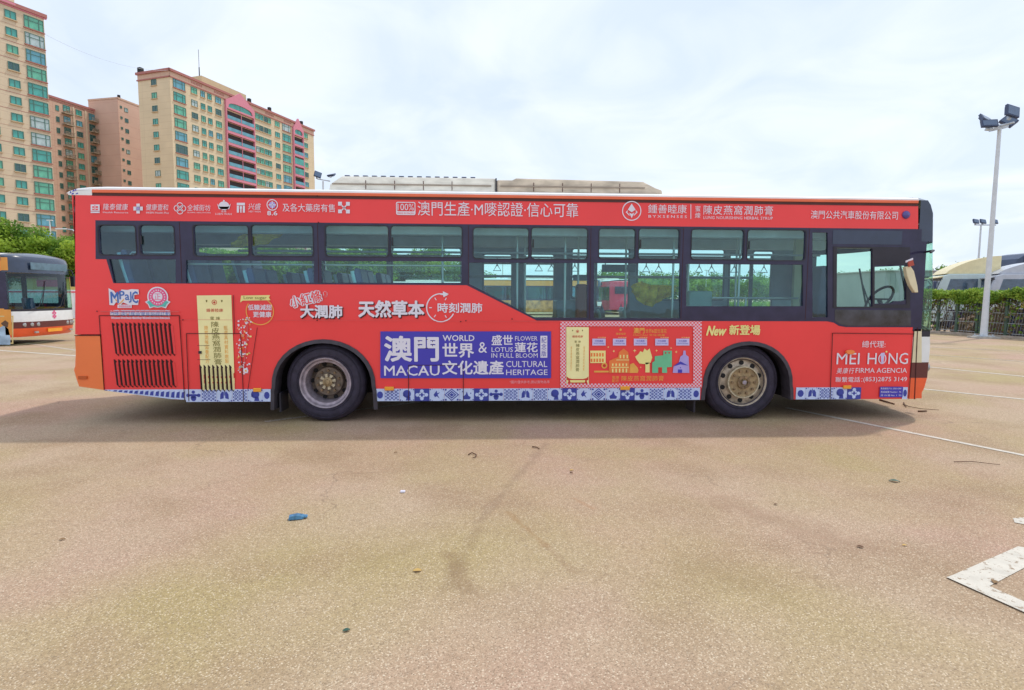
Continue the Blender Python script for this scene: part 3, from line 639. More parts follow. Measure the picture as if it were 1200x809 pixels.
# rails inside the windows
for a, b, y in ((150, 206, 297), (218, 368, 310), (377, 541, 310)):
    q = M(); q.tube([(S(a, y + (6 if a == 150 else 0), .08)[0], .08, S(a, y + (5 if a == 150 else 0), .08)[1]), (S(a, y, .08)[0] + .05, .08, S(300, y, .08)[1]), (S(b, y, .08)[0], .08, S(300, y, .08)[1])], .011, 8); q.build('window_rail', STEEL, bus, smooth=60)
for y0_, z_ in ((.75, 2.12), (1.62, 2.12)):
    q = M(); q.tube([(-3.2, y0_, z_), (4.6, y0_, z_)], .015, 8); q.build('ceiling_rail', INTER, bus, smooth=60)
q = M(); q.tube([(-.4, 2.30, 1.86), (4.4, 2.30, 1.86)], .02, 8); q.build('side_rail', INTER, bus, smooth=60)
for x_, y_ in ((-.55, .8), (.45, .78), (.62, 1.7), (1.1, .8), (1.45, 1.85), (2.15, 1.7), (2.6, .85), (3.15, 1.8), (3.55, .9), (3.9, 1.8)):
    q = M(); q.tube([(x_, y_, .36), (x_, y_, 2.46)], .016, 8); q.build('grab_pole', STEEL, bus, smooth=60)
for i in range(16):
    x_ = .2 + i * .27 + (.08 if i % 3 else 0); q = M(); q.tube([(x_, 1.62, 2.12), (x_, 1.62, 2.0)], .008, 5); q.tube([(x_, 1.62, 2.01), (x_ - .055, 1.62, 1.92), (x_ + .055, 1.62, 1.92), (x_, 1.62, 2.01)], .009, 5); q.build('strap_handle', INTD, bus)
# door posts, partitions, ticket posts on the far side
for (a, b, c, d, yy, mt_, nm) in ((650, 668, 295, 372, 2.2, INTD, 'door_post'), (601, 613, 297, 374, 2.2, INTD, 'door_post'), (905, 934, 300, 352, 1.6, INTD, 'driver_partition'), (933, 944, 270, 362, 1.5, mat('cab_wall_cream', (.42, .46, .30), .6), 'cab_wall'), (706, 745, 310, 319, 2.0, INTD, 'sign_board'), (672, 700, 322, 329, 2.0, INTD, 'sign_board')):
    (x0, z1), (x1, z0) = S(a, c, yy), S(b, d, yy); q = M(); q.box(x0, x1, yy, yy + .06, z0, z1); q.build(nm, mt_, bus, bevel=.01)
(x0, z1), (x1, z0) = S(676, 333, 1.2), S(688, 374, 1.2); q = M(); q.box(x0, x1, 1.2, 1.35, .36, z1); q.build('red_grab_post', mat('post_maroon', (.22, .04, .035), .5), bus, bevel=.03)
(x0, z1), (x1, z0) = S(652, 352, 1.3), S(676, 374, 1.3); q = M(); q.box(x0, x1, 1.3, 1.7, .36, z1); q.build('luggage_box', mat('box_grey', (.16, .22, .26), .5), bus, bevel=.02)
for a, b in ((808, 835),): 
    (x0, z1), (x1, z0) = S(a, 341, .8), S(b, 360, .8); q = M(); q.box(x0, x1, .8, 1.2, .8, z1); q.build('priority_seat', mat('seat_pale_green', (.22, .36, .34), .5), bus, bevel=.03)
q = M(); zz = S(870, 349.5, .7)[1]; q.tube([(S(835, 349, .7)[0], .7, zz), (S(935, 349, .7)[0], .7, zz)], .014, 8); q.tube([(S(874, 349, .7)[0], .7, zz), (S(874, 349, .7)[0], .7, .36)], .014, 8); q.build('cab_rail', STEEL, bus, smooth=60)
# driver's place
q = M(); x0 = S(960, 330, .45)[0]; q.prism([(x0 - .05, .8), (x0 + .08, .8), (x0 + .04, 1.70), (x0 + .02, 1.95), (x0 - .08, 1.96), (x0 - .12, 1.5)], .25, .72, 0); q.prism([(x0, .78), (x0 + .5, .78), (x0 + .5, .90), (x0, .92)], .22, .75, 0); q.build('driver_seat', mat('driver_seat', (.05, .065, .12), .7), bus, bevel=.03)
q = M(); q.prism([(5.15, .36), (5.58, .36), (5.60, 1.20), (5.50, 1.34), (5.32, 1.34), (5.22, 1.18)], .16, BW - .3, 0); q.build('dashboard', INTD, bus, bevel=.03)
q = M(); cx, cz = S(1030, 356, .5); vs = []
ring = [(cx + .21 * math.cos(t) * .55, .5 + .21 * math.sin(t), cz + .06 + .21 * math.cos(t) * .80) for t in [2 * PI * i / 24 for i in range(25)]]
q.tube(ring, .018, 6); q.tube([(cx, .5, cz + .06), (cx + .12, .5, cz - .25)], .03, 8); q.tube([ring[6], ring[18]], .013, 6); q.build('steering_wheel', BLACKP, bus, smooth=60)
# mirror by the front pillar
q = M(); q.tube([S3 for S3 in [(5.50, -.01, 2.12), (5.52, -.12, 2.13), (5.42, -.2, 2.10)]], .014, 6); q.build('mirror_arm', BLACKP, bus)
q = M(); q.prism([S(x, y, -.15) for x, y in ((1060, 313), (1066, 312), (1070, 318), (1074, 335), (1075, 343), (1071, 343), (1066, 335), (1062, 324))], -.17, -.11, 0); mi = q.build('side_mirror', CREAM, bus, bevel=.008)
q = M(); q.prism([S(x, y, -.17) for x, y in ((1063, 306.5), (1069, 305), (1070.5, 311), (1064, 313))], -.185, -.172, 0); q.build('mirror_marker', mat('marker_red', (.45, .07, .04), .4), mi)
q = M(); q.prism([S(x, y, -.17) for x, y in ((1060.5, 306), (1069, 302.5), (1069, 304.5), (1061, 308))], -.185, -.172, 0); q.build('mirror_edge', PRINTW, mi)
q = M(); cx, cz = S(1061.5, 252); q.lathe([(.05, -.004), (.047, -.016), (.03, -.028), (.001, -.032)], cx, cz, 20); q.build('camera_dome', mat('camera_dome', (.08, .06, .28), .15, coat=.5), bus, smooth=50)
bus_front(bus, 0, 0)
# cream strip and side continuation of the front
q = M(); q.prism(px((1071.2, 386), (1080, 386), (1080, 425), (1068, 425)), -.002, .03, 0); q.build('corner_strip', CREAM, bus)
q = M(); q.prism(px((1068, 425.5), (1080, 425.5), (1080, 442.5), (1066, 442.5)), -.002, .03, 0); q.build('corner_strip', MAROON, bus)
q = M(); q.prism(px((1066, 443), (1080, 443), (1080, 467), (1063.7, 467)), -.002, .03, 0); q.build('corner_strip', mat_c2('bumper_orange'), bus)
q = M(); q.prism(px((1080, 386), (1092, 386), (1092, 441), (1080, 441)), -.004, .0, 0); 
for a, b in (((1074.6, 384), (1071, 468)),):
    q = M(); (x0, z0), (x1, z1) = S(*a), S(*b); q.prism([(x0, z0), (x0 + .01, z0), (x1 + .01, z1), (x1, z1)][::-1], -.006, -.002, 0); q.build('panel_gap', SEAM, bus)
# unseen block added behind the front corner so no light leaks
q = M(); q.box(5.3, 5.46, .04, BW - .04, .3, 1.05); q.build('light_leak_block', DARK, bus)

# ---- flaps, gaps, louvres
def strip(a, b, wpx=1.0, yy=-.0145, mt_=SEAM, parent=None):
    (x0, z0), (x1, z1) = S(*a), S(*b); d = Vector((x1 - x0, z1 - z0)); d.normalize(); n = Vector((-d.y, d.x)) * (wpx * .0052)
    q = M(); q.prism([(x0 - n.x, z0 - n.y), (x1 - n.x, z1 - n.y), (x1 + n.x, z1 + n.y), (x0 + n.x, z0 + n.y)], yy, yy + .002, 0); return q.build('panel_gap', mt_, parent or sidep)
q = M(); q.prism(px((118, 371), (209.5, 371), (217.5, 468), (201, 467.5), (124, 456.5)), -.0065, -.001, 0); q.build('engine_cover', RED, bus)
for a, b in (((117, 370), (211, 370)), ((117, 370), (123, 457)), ((211, 370), (217, 469)), ((88, 393.3), (118, 393.3)), ((118.5, 393), (123, 457)), ((219, 391), (282.5, 391)), ((219, 391), (222, 470)), ((282.5, 391), (286, 471)),
             ((479, 428), (543, 428)), ((479, 428), (479, 470)), ((543, 428), (543, 470)), ((975, 390.5), (1070.5, 391.5)), ((975, 390.5), (972, 468)), ((1070.5, 386), (1064, 468)), ((491, 398), (507, 398)), ((491, 408), (507, 408)), ((491, 398), (491, 408)), ((507, 398), (507, 408)),
             ((232, 405), (246, 405)), ((232, 421.5), (247, 421.5))):
    strip(a, b, .75 if a[0] not in (232,) else .35)
for a, b in (((320, 375.5), (640, 377)), ((211, 374.5), (320, 375.5)), ((600, 376), (655, 377)), ((120, 365), (210, 365))): strip(a, b, .28, -.013, mat('vinyl_overlap', (.72, .10, .10), .6) if 'vinyl_overlap' not in MATS else MATS['vinyl_overlap'])
strip((274, 346), (275.5, 391), .5); strip((302, 384), (291, 456), .5); strip((118, 365.5), (211, 365.5), .8, -.0145, MATS['vinyl_overlap'])
q = M(); q.box(X(233.5, 413), X(237, 413), -.024, -.012, zr(414.5), zr(411.5)); q.build('door_lock', BLACKP, sidep)
for bx, by in ((114.5, 365), (215, 375), (372, 375.5), (546, 376), (373.5, 261), (540, 377), (600, 374), (372, 230)):
    q = M(); cx, cz = S(bx, by); q.lathe([(.008, -.013), (.006, -.018), (.001, -.019)], cx, cz, 8); q.build('screw_head', SEAM, sidep)
def louver(xa, ya, xb, yb, mt_, wd=3.2):
    o = px((xa - .2, ya), (xa + 1.2, ya + 1.0), (xa + wd, ya + 3.2), (xb + wd, yb - 1.0), (xb + wd + .6, yb + 1.2), (xb, yb - 2), (xa, ya + 2.5))
    q = M(); q.prism(o[::-1], -.0155, -.0085, 0); (x0, z0), (x1, z1) = S(xa + wd + .1, ya + 3), S(xb + wd + .1, yb - .5)
    q.add([(x0, -.009, z0), (x0 + .017, -.009, z0), (x1 + .017, -.009, z1), (x1, -.009, z1), (x0, -.030, z0 - .01), (x1, -.030, z1 + .01)], [(4, 1, 2, 5), (4, 5, 3, 0), (0, 1, 4), (5, 2, 3)], 1)
    q.build('louvre', [mat_c3('louvre_dark'), mt_], sidep)
def mat_c3(n): return MATS.get(n) or mat(n, (.030, .006, .008), .8)
for i in range(14): louver(132.1 + i * 5.08, 378, 136.2 + i * 5.05, 416, RED)
for i in range(14): louver(134.4 + i * 5.06, 421, 137.8 + i * 5.03, 453, RED)
for i in range(8): louver(234.4 + i * 4.98, 427.5, 236 + i * 5.0, 458, PYEL2, 2.9)
# ---- side marker lamps
for a, b, c, d in ((297.5, 454.5, 307, 459), (451, 453, 462, 457.5), (726.5, 452.5, 737.5, 456.8), (987, 451.5, 996, 455.5)):
    (x0, z1), (x1, z0) = S(a, b), S(c, d); q = M(); q.box(x0, x1, -.034, -.008, z0, z1); o = q.build('side_marker_lamp', AMBER, bus, bevel=.006)
q = M(); cx, cz = S(994.5, 412.5); q.prism([(cx + .055 * math.cos(t), cz + .028 * math.sin(t)) for t in [2 * PI * i / 20 for i in range(20)]], -.045, -.01, 0); q.build('indicator_lamp', mat('indicator_orange', (.90, .25, .06), .25, coat=.3), bus, bevel=.008)

# ================================================================== PRINTED LETTERING ON THE BUS SIDE
TCACHE = {}
def text_mesh(s, off=0, shear=0, spacing=1.0, lines=1.0):
    key = (s, shear, spacing, lines)
    if key not in TCACHE:
        c = bpy.data.curves.new('lettering', 'FONT'); c.body = s; c.shear = shear; c.resolution_u = 2; c.space_character = spacing; c.space_line = lines
        if '\n' in s: c.align_x = 'CENTER'
        o = bpy.data.objects.new('lettering', c); me = bpy.data.meshes.new_from_object(o); bpy.data.objects.remove(o); bpy.data.curves.remove(c)
        TCACHE[key] = ([(v.co.x, v.co.y) for v in me.vertices], [tuple(p.vertices) for p in me.polygons]); bpy.data.meshes.remove(me)
    return TCACHE[key]
def text(s, box, mt, off=.0, shear=0, rot=0, y=-.0125, spacing=1.0, lines=1.0, parent=None, grow=0, yp=0.0, name='lettering'):
    """prints a line of lettering into a box of the bus side; off is the weight of the strokes (fraction of the letter height)"""
    co, fs = text_mesh(s, off, shear, spacing, lines)
    ax0, ax1 = min(c[0] for c in co), max(c[0] for c in co); ay0, ay1 = min(c[1] for c in co), max(c[1] for c in co)
    ym, xm = (box[1] + box[3]) / 2, (box[0] + box[2]) / 2
    x0, x1 = S(box[0], ym, yp)[0], S(box[2], ym, yp)[0]; z1, z0 = S(xm, box[1], yp)[1], S(xm, box[3], yp)[1]
    em = (z1 - z0) / (ay1 - ay0); w = max(0, off) * em * .62 + grow; w = min(w, em * .07 + grow)
    x0 += w; x1 -= w; z0 += w; z1 -= w
    if grow: x0 -= grow; x1 += grow; z0 -= grow; z1 += grow
    cx, cz = (x0 + x1) / 2, (z0 + z1) / 2; ca, sa = math.cos(rot), math.sin(rot); nk = 1 if w < .0012 else (4 if w < .004 else 8)
    q = M()
    for k in range(nk):
        ox, oz = (0, 0) if nk == 1 else (w * math.cos(2 * PI * (k + .5) / nk) * (1.15 if nk == 4 else 1), w * math.sin(2 * PI * (k + .5) / nk) * (1.15 if nk == 4 else 1)); vs = []
        for c in co:
            u = x0 + (c[0] - ax0) / (ax1 - ax0) * (x1 - x0) - cx + ox; v = z0 + (c[1] - ay0) / (ay1 - ay0) * (z1 - z0) - cz + oz
            vs.append((cx + u * ca - v * sa, y + yp - k * .00012, cz + u * sa + v * ca))
        q.add(vs, fs)
    return q.build(name, mt, parent or sidep)
def shape(polys, mt, name='print', y=-.0115, parent=None, t=.0015, holes=()):
    q = M()
    for p in polys: q.prism(p, y, y + t, 0, holes=holes)
    return q.build(name, mt, parent or sidep)
def pp(*a): return [S(*p) for p in a]
def disc(cx, cz, r, n=20, rx=None): return [(cx + (rx or r) * math.cos(2 * PI * i / n), cz + r * math.sin(2 * PI * i / n)) for i in range(n)]
def ringshape(px_, py_, rpx, wpx, mt, a0=0, a1=360, y=-.012, name='ring_print'):
    cx, cz = S(px_, py_); r = rpx * .0104; w_ = wpx * .0104; q = M(); n = 40; vs = []; fs = []
    for i in range(n + 1):
        a = math.radians(a0 + (a1 - a0) * i / n); vs += [(cx + (r - w_) * math.cos(a), y, cz + (r - w_) * math.sin(a)), (cx + r * math.cos(a), y, cz + r * math.sin(a))]
    for i in range(n): fs.append((2 * i, 2 * i + 1, 2 * i + 3, 2 * i + 2))
    q.add(vs, fs); return q.build(name, mt, sidep)
def rect(a, b, c, d): return pp((a, d), (c, d), (c, b), (a, b))
# --- top band
text('隆泰健康', (121.5, 239, 151, 246.5), PRINTW, .012, shear=.15); text('Health Resource', (121.5, 248.3, 151, 250.3), PRINTW)
shape([rect(107, 240, 117.5, 247.5), rect(107, 248.2, 117.5, 250)], PRINTW, 'logo_print'); shape([rect(109, 242, 111, 244), rect(113, 242, 115.6, 244), rect(109, 245, 111, 246.6), rect(113, 245, 115.6, 246.6), rect(111.7, 240.8, 112.3, 247)], RED, 'logo_print', y=-.013)
shape([rect(160.5, 239, 164.5, 250.5), rect(157, 242.5, 168, 247)], PRINTW, 'logo_print'); shape([pp((162.5, 242.5), (165, 244.7), (162.5, 247), (160, 244.7))], MATS['print_lilac'], 'logo_print', y=-.0135)
text('健康壹和', (172, 239.5, 198, 247), PRINTW, .012, shear=.15); text('HKBN Health Plus', (172, 248.5, 198.5, 250.8), PRINTW, .02)
for a in ((211.5, 241.3), (211.5, 247.8), (208.0, 244.5), (215.0, 244.5)): ringshape(a[0], a[1], 3.5, .8, PRINTW)
text('全城街坊', (220, 240, 247.5, 247.5), PRINTW, .012, shear=.15); text('GLOBAL HEALTHCARE', (220, 248.8, 247.5, 250.2), PRINTW)
shape([disc(*S(263, 241.5), .050, rx=.060), pp((255, 239), (258, 242.5), (268, 242.5), (271, 239), (269, 245.5), (257, 245.5)), disc(*S(262.8, 235.7), .010)], PRINTW, 'logo_print')
text('金香', (259.5, 246.8, 266, 249.2), PRINTW, .01); text('LUEN WAH', (253, 250, 272, 252.3), PRINTW, .01)
shape([rect(278, 238, 287.5, 241), rect(278, 241.5, 280.5, 249.5), rect(285, 241.5, 287.5, 249.5), rect(281.5, 242, 284, 245), rect(282, 245, 283.5, 249.5)], PRINTW, 'logo_print')
text('兴盛', (291, 238.5, 306.5, 246), PRINTW, .015, shear=.2); text('HEY WEN', (292, 247.3, 306, 249.3), PRINTW)
ringshape(319.5, 240.5, 6.3, 1.0, PRINTW); shape([disc(*S(319.5, 240.5), .040, 8)], MATS['print_lilac'], 'logo_print'); shape([rect(319, 236, 320, 245), rect(315, 240, 324, 241)], PRINTW, 'logo_print', y=-.0135)
text('8.6', (313.5, 247.5, 325.5, 252.8), PRINTW, .03)
text('及各大藥房有售', (331.5, 239, 393, 248.8), PRINTW, .012)
shape([rect(396.5, 236.8, 401, 241.3), rect(405.7, 237, 410.2, 241.5), rect(396.5, 245.8, 401, 250.2), rect(405.7, 246, 410.2, 250.4)], PRINTW, 'logo_print')
shape([pp((400.5, 241.8), (401.5, 240.8), (406.3, 246), (405.3, 247)), pp((400.5, 246), (405.3, 240.8), (406.3, 241.8), (401.5, 247))], PRINTW, 'logo_print')
shape([rrect(*[S(464.3, 245)[0], S(487, 245)[0], S(475, 252.3)[1], S(475, 237)[1]], .02)], PRINTW, 'badge_print', holes=[rrect(S(465.3, 245)[0], S(486, 245)[0], S(475, 248)[1], S(475, 238)[1], .015)])
text('100%', (466, 239, 485.3, 247), PRINTW, .01); text('MADE IN MACAU', (466, 249.2, 485.3, 251.2), RED, .02, y=-.014)
text('澳門生產·M嘜認證·信心可靠', (489.5, 237.3, 677.5, 254.2), PRINTW, .006)
ringshape(740, 247.5, 11.3, 1.1, PRINTW)
shape([pp((740, 239), (744.5, 246), (740, 249), (735.5, 246)), pp((737, 249.5), (740, 251), (743, 249.5), (740, 256)), pp((733, 249), (735.3, 246.5), (735.3, 248), (734.6, 249), (738, 252.5), (737, 253)), pp((747, 249), (744.7, 246.5), (744.7, 248), (745.4, 249), (742, 252.5), (743, 253))], PRINTW, 'logo_print')
text('鍾善睦康', (759, 240, 804.5, 250.5), PRINTW, .014); text('BYXSENSES', (759.5, 252.5, 804.5, 255.7), PRINTW, .02, spacing=1.4)
shape([rect(808.8, 240, 809.6, 256.8)], PRINTW, 'rule_print')
text('蜜\n煉', (814, 241.5, 820.5, 256), PRINTW, .01, lines=1.1); text('陳皮燕窩潤肺膏', (824, 241.2, 905.3, 252.3), PRINTW, .006, spacing=1.12); text('LUNG NOURISHING HERBAL SYRUP', (824, 254, 905, 257.4), PRINTW, .0, spacing=1.05)
text('澳門公共汽車股份有限公司', (949.5, 247.4, 1051.5, 257.2), PRINTW, .012)
# --- below the windows, left
def outlined(s, box, fill, line, g_, **k):
    text(s, box, line, k.get('off', 0) + .055, y=-.0120, grow=g_, **{a: b for a, b in k.items() if a != 'off'}); return text(s, box, fill, y=-.0140, **k)
TXB = mat('print_mid_blue', (.06, .16, .50), .45)
shape([pp((128, 338), (134, 341), (139, 347), (143, 339.5), (150, 340), (155, 339), (163, 339.5), (163.5, 345), (158, 346), (158, 351), (163.5, 351), (162.5, 357.5), (152, 357.5), (145, 354.5), (141.5, 358), (137, 354), (134, 358), (129, 357.5))], PRINTW, 'logo_print', y=-.0118)
text('M', (130.3, 342, 140, 355.5), TXB, .03, y=-.0138); text('P', (140.5, 341, 147, 351), TXB, .03, y=-.0138); text('aJ', (147.2, 342, 155, 355), TXB, .02, y=-.0139); text('C', (155.3, 341.5, 162.5, 355.5), TXB, .02, y=-.0138)
shape([pp((136, 350), (141, 355.5), (146, 350), (146, 352), (141, 357), (136, 352))], PGOLD, 'logo_print', y=-.014)
shape([rect(138.5, 357.2, 155, 361)], MATS['print_white'], 'logo_print', y=-.0117); text('商標認證品牌', (140, 357.8, 154, 360.4), PPINK, .02, y=-.0138)
shape([disc(*S(185.5, 348.2), .120, 28)], PRINTW, 'badge_print', y=-.0118); shape([disc(*S(185.5, 348.2), .105, 28)], PPINK, 'badge_print', y=-.013); shape([disc(*S(185.5, 347.8), .055, 24)], PRINTW, 'badge_print', y=-.0145); text('正', (181.5, 344.2, 189.5, 351.5), PPINK, .02, y=-.0156)
for k in range(18):
    a = 2 * PI * k / 18; cx, cz = S(185.5, 348.2); shape([disc(cx + .080 * math.cos(a), cz + .080 * math.sin(a), .008, 6)], PRINTW, 'dot_print', y=-.0145)
shape([pp((170.5, 354), (176, 351), (180, 356.5), (185.5, 358), (191, 356.5), (195, 351), (200.5, 354), (197.5, 357), (195, 361.5), (190, 360), (185.5, 360.8), (181, 360), (176, 361.5), (174, 357))], PRINTW, 'ribbon_print', y=-.0119)
shape([pp((172.5, 354), (176, 352.5), (180.5, 357.2), (185.5, 358.6), (190.5, 357.2), (195, 352.5), (198.5, 354), (196, 356.5), (194.3, 360), (190, 359), (185.5, 359.9), (181, 359), (176.7, 360), (175, 356.5))], PTEAL, 'ribbon_print', y=-.0150)
outlined('M嘜·澳門產品優質認證計劃', (130.5, 364, 199.5, 370), TXB, PRINTW, .008, off=.02); outlined('Macao Product Quality Certification Scheme', (131.5, 371.8, 199.5, 374), PPINK, PRINTW, .004, off=.02)
# --- yellow syrup banner
def yellow_banner(b, small=False):
    (xa, ya), (xb, yb), (xc, yc), (xd, yd) = b
    shape([pp(*b)], PYEL2, 'syrup_banner')
    w_ = xb - xa; h = yd - ya; cxp = (xa + xb) / 2
    def bx(u0, v0, u1, v1): sh = (xd - xa); return (xa + u0 * w_ + sh * v0, ya + v0 * h, xa + u1 * w_ + sh * v1, ya + v1 * h)
    k = M(); cx, cz = S(*( (bx(.5, .075, .5, .075))[:2])); r = .030 if not small else .018
    k.prism(disc(cx, cz, r, 16), -.0138, -.0120, 0, holes=[disc(cx, cz, r * .78, 16)]); k.prism([(cx, cz + r * .55), (cx - r * .5, cz - r * .2), (cx, cz - r * .6), (cx + r * .5, cz - r * .2)], -.0138, -.0120, 0); k.build('emblem_print', PDRED, sidep)
    text('鍾善睦康', bx(.26, .145, .74, .185), PDRED, .02, y=-.0138); text('蜜 煉', bx(.36, .235, .64, .275), POLIVE, .02, y=-.0138)
    text('陳\n皮\n燕\n窩\n潤\n肺\n膏', bx(.415, .29, .585, .775), POLIVE, .02, y=-.0138, lines=1.0, rot=math.atan2((xd - xa), h) * .9)
    text('開\n胃\n潤\n喉\n滋\n養\n配\n方', bx(.19, .34, .245, .76), PGOLD, .01, y=-.0138); text('甄\n選\n真\n材\n實\n料\n燉\n製', bx(.755, .34, .81, .76), PGOLD, .01, y=-.0138)
    text("'", bx(.26, .05, .30, .075), POLIVE, y=-.0138); text("'", bx(.70, .05, .74, .075), POLIVE, y=-.0138)
    def P2(u, v): a = bx(u, v, u, v); return (a[0], a[1])
    shape([pp(P2(.02, .86), P2(.10, .89), P2(.25, .905), P2(.75, .905), P2(.9, .89), P2(.98, .86), P2(.98, .92), P2(.9, .935), P2(.95, .985), P2(.05, .985), P2(.1, .935), P2(.02, .92))], PDRED, 'scroll_print', y=-.0135)
    shape([pp(P2(.16, .925), P2(.84, .925), P2(.82, .965), P2(.18, .965))], PYEL, 'scroll_print', y=-.015)
yellow_banner([(231, 346.5), (271.5, 346), (275.5, 449.5), (236.5, 451)])
# --- low sugar sticker, blossoms
shape([pp((283, 346.5), (317, 346), (315.5, 349), (317.5, 352), (285, 352.5), (282, 354.5))], PYEL, 'label_print'); text('Low sugar', (286, 347, 313, 352), POLIVE, .03, y=-.0138)
ringshape(305, 365, 15.8, 1.0, PGOLD, -215, 55); text('低糖減甜', (291, 357, 319, 363.8), PRINTW, .03); text('更健康', (297, 365.2, 318.5, 372), PRINTW, .03)
rnd = random.Random(4); q1, q2, q3 = [], [], []
for t in range(120):
    u = rnd.random(); xx = 279 + rnd.gauss(5, 3.2) + (1 - u) * 7 * (rnd.random() > .5); yy = 372 + u * 66; r = rnd.uniform(.005, .016)
    if xx > 299 - u * 7: continue
    cx, cz = S(xx, yy); (q1 if rnd.random() < .7 else q2 if rnd.random() < .6 else q3).append([(cx + r * math.cos(a) * (.6 + .4 * (i % 2)), cz + r * math.sin(a) * (.6 + .4 * (i % 2))) for i, a in enumerate([2 * PI * j / 10 for j in range(10)])])
shape(q1, PRINTW, 'blossom_print', y=-.0125); shape(q2, PYEL, 'blossom_print', y=-.0130); shape(q3, PORA, 'blossom_print', y=-.0134)
shape([pp((284, 440), (287, 415), (290, 390), (288, 372), (289.5, 372), (291.5, 391), (288.5, 416), (286, 440))], MATS['vinyl_overlap'], 'blossom_print', y=-.012); shape([disc(*S(288.5, 434.5), .030)], PRINTW, 'blossom_print', y=-.0131); shape([disc(*S(288.5, 434.5), .012)], PGOLD, 'blossom_print', y=-.0142)
# --- slogans
outlined('小紅條', (339.5, 344, 377.5, 357.5), RED, PRINTW, .010, off=.02, rot=.24); outlined(',', (379.8, 342, 383, 348), RED, PRINTW, .010, off=.03)
text('大潤肺', (353, 358.3, 402.8, 374.3), SEAM, .05, y=-.0122); text('大潤肺', (352, 357.3, 401.8, 373), PRINTW, .05, y=-.0140)
text('天然草本', (421, 353.2, 498.6, 373.6), SEAM, .055, y=-.0122); text('天然草本', (420, 352, 497.5, 372.3), PRINTW, .055, y=-.0140)
ringshape(516.5, 360.8, 16.8, 1.3, PRINTW, 62, 335)
shape([pp((519, 341.5), (526, 344.8), (520, 348.5), (519.2, 346), (516, 345.6), (516, 344.2), (519.3, 344.2))], PRINTW, 'arrow_print', y=-.0125)
for a in (120, 150 + 30, 235, 300, 60):
    cx, cz = S(516.5, 360.8); a = math.radians(a); c, s_ = math.cos(a), math.sin(a); shape([[(cx + .105 * c - .005 * s_, cz + .105 * s_ + .005 * c), (cx + .105 * c + .005 * s_, cz + .105 * s_ - .005 * c), (cx + .138 * c + .005 * s_, cz + .138 * s_ - .005 * c), (cx + .138 * c - .005 * s_, cz + .138 * s_ + .005 * c)]], PRINTW, 'tick_print', y=-.0125)
shape([rect(511.5, 353.5, 566, 368)], RED, 'plain_patch_print', y=-.0128) if False else None
text('時刻潤肺', (512.8, 355, 565.2, 366.8), PRINTW, .035, y=-.0140)
# --- blue banner
shape([rect(446, 388.5, 645.6, 443.2)], PRINTB, 'blue_banner', y=-.0122)
BT = -.0139
text('澳門', (450.3, 393.5, 514.5, 424), PRINTW, .045, y=BT); text('MACAU', (450.3, 428.4, 515.3, 440.3), PRINTW, .014, y=BT)
text('WORLD', (518.8, 392.8, 556, 399.8), PRINTW, .02, y=BT); text('世界', (518.5, 402, 555.5, 419.2), PRINTW, .035, y=BT); text('文化遺產', (518.2, 422.5, 590.3, 439.2), PRINTW, .035, y=BT)
text('&', (560.7, 401, 570.8, 413.5), PRINTW, -.004, y=BT); text('盛世', (576, 392.6, 601, 404.6), PRINTW, .03, y=BT); text('FLOWER', (603.5, 394, 629.8, 399.4), PRINTW, .008, y=BT)
text('LOTUS', (576, 407, 601, 412.5), PRINTW, .008, y=BT); text('蓮花', (603, 401.3, 630, 412.8), PRINTW, .03, y=BT); text('IN FULL BLOOM', (575.8, 414, 630, 419.3), PRINTW, .008, y=BT)
shape([rect(633.2, 393.6, 641.2, 419.2)], PRINTW, 'box_print', y=BT + .0007); text('紀\n念\n版', (634.2, 395, 640.2, 417.8), PRINTB, .02, y=BT - .0014, lines=1.05)
text('CULTURAL', (593, 423, 641.3, 430.3), PRINTW, .014, y=BT); text('HERITAGE', (593, 433, 641.6, 439.6), PRINTW, .014, y=BT)
text('*圖片僅供參考,請以實物為準', (597, 445.8, 644, 449.6), MATS['print_pale_pink'] if 'print_pale_pink' in MATS else mat('print_pale_pink', (.85, .38, .42), .5), 0, y=-.0125)
# --- commemorative panel
def checker(name, ca, cb, s_):
    m = mat(name, ca, .45); t = m.node_tree; P = t.nodes['Principled BSDF']; ck = t.nodes.new('ShaderNodeTexChecker'); ck.inputs[1].default_value = ca + (1,); ck.inputs[2].default_value = cb + (1,); ck.inputs['Scale'].default_value = s_
    g_ = t.nodes.new('ShaderNodeTexCoord'); mp = t.nodes.new('ShaderNodeMapping'); mp.inputs['Location'].default_value = (0, .5 / s_, 0)
    t.links.new(g_.outputs['Object'], mp.inputs[0]); t.links.new(mp.outputs[0], ck.inputs[0]); t.links.new(ck.outputs[0], P.inputs['Base Color']); return m
HALF = checker('halftone_dots', (.82, .60, .70), (.84, .065, .08), 46)
q = M(); q.prism(rect(656.5, 376.8, 822, 454.2), -.0122, -.0105, 0, holes=[rect(663, 382.5, 812, 449.5)]); q.build('halftone_border_print', HALF, sidep)
yellow_banner([(663.5, 383.3), (689.8, 383.6), (689.8, 450.5), (663.5, 450.5)], True)
text('鍾善睦康', (721.5, 390, 733, 392.5), PGOLD, .02); shape([disc(*S(727, 386.5), .015)], PGOLD, 'emblem_print', y=-.0125)
text('澳門', (742, 384, 755, 391), PGOLD, .04); text('世界&盛世蓮花', (756, 385.5, 781, 390.5), PGOLD, .02); text('MACAU 文化遺產', (742, 391.5, 779, 394), PGOLD, .02)
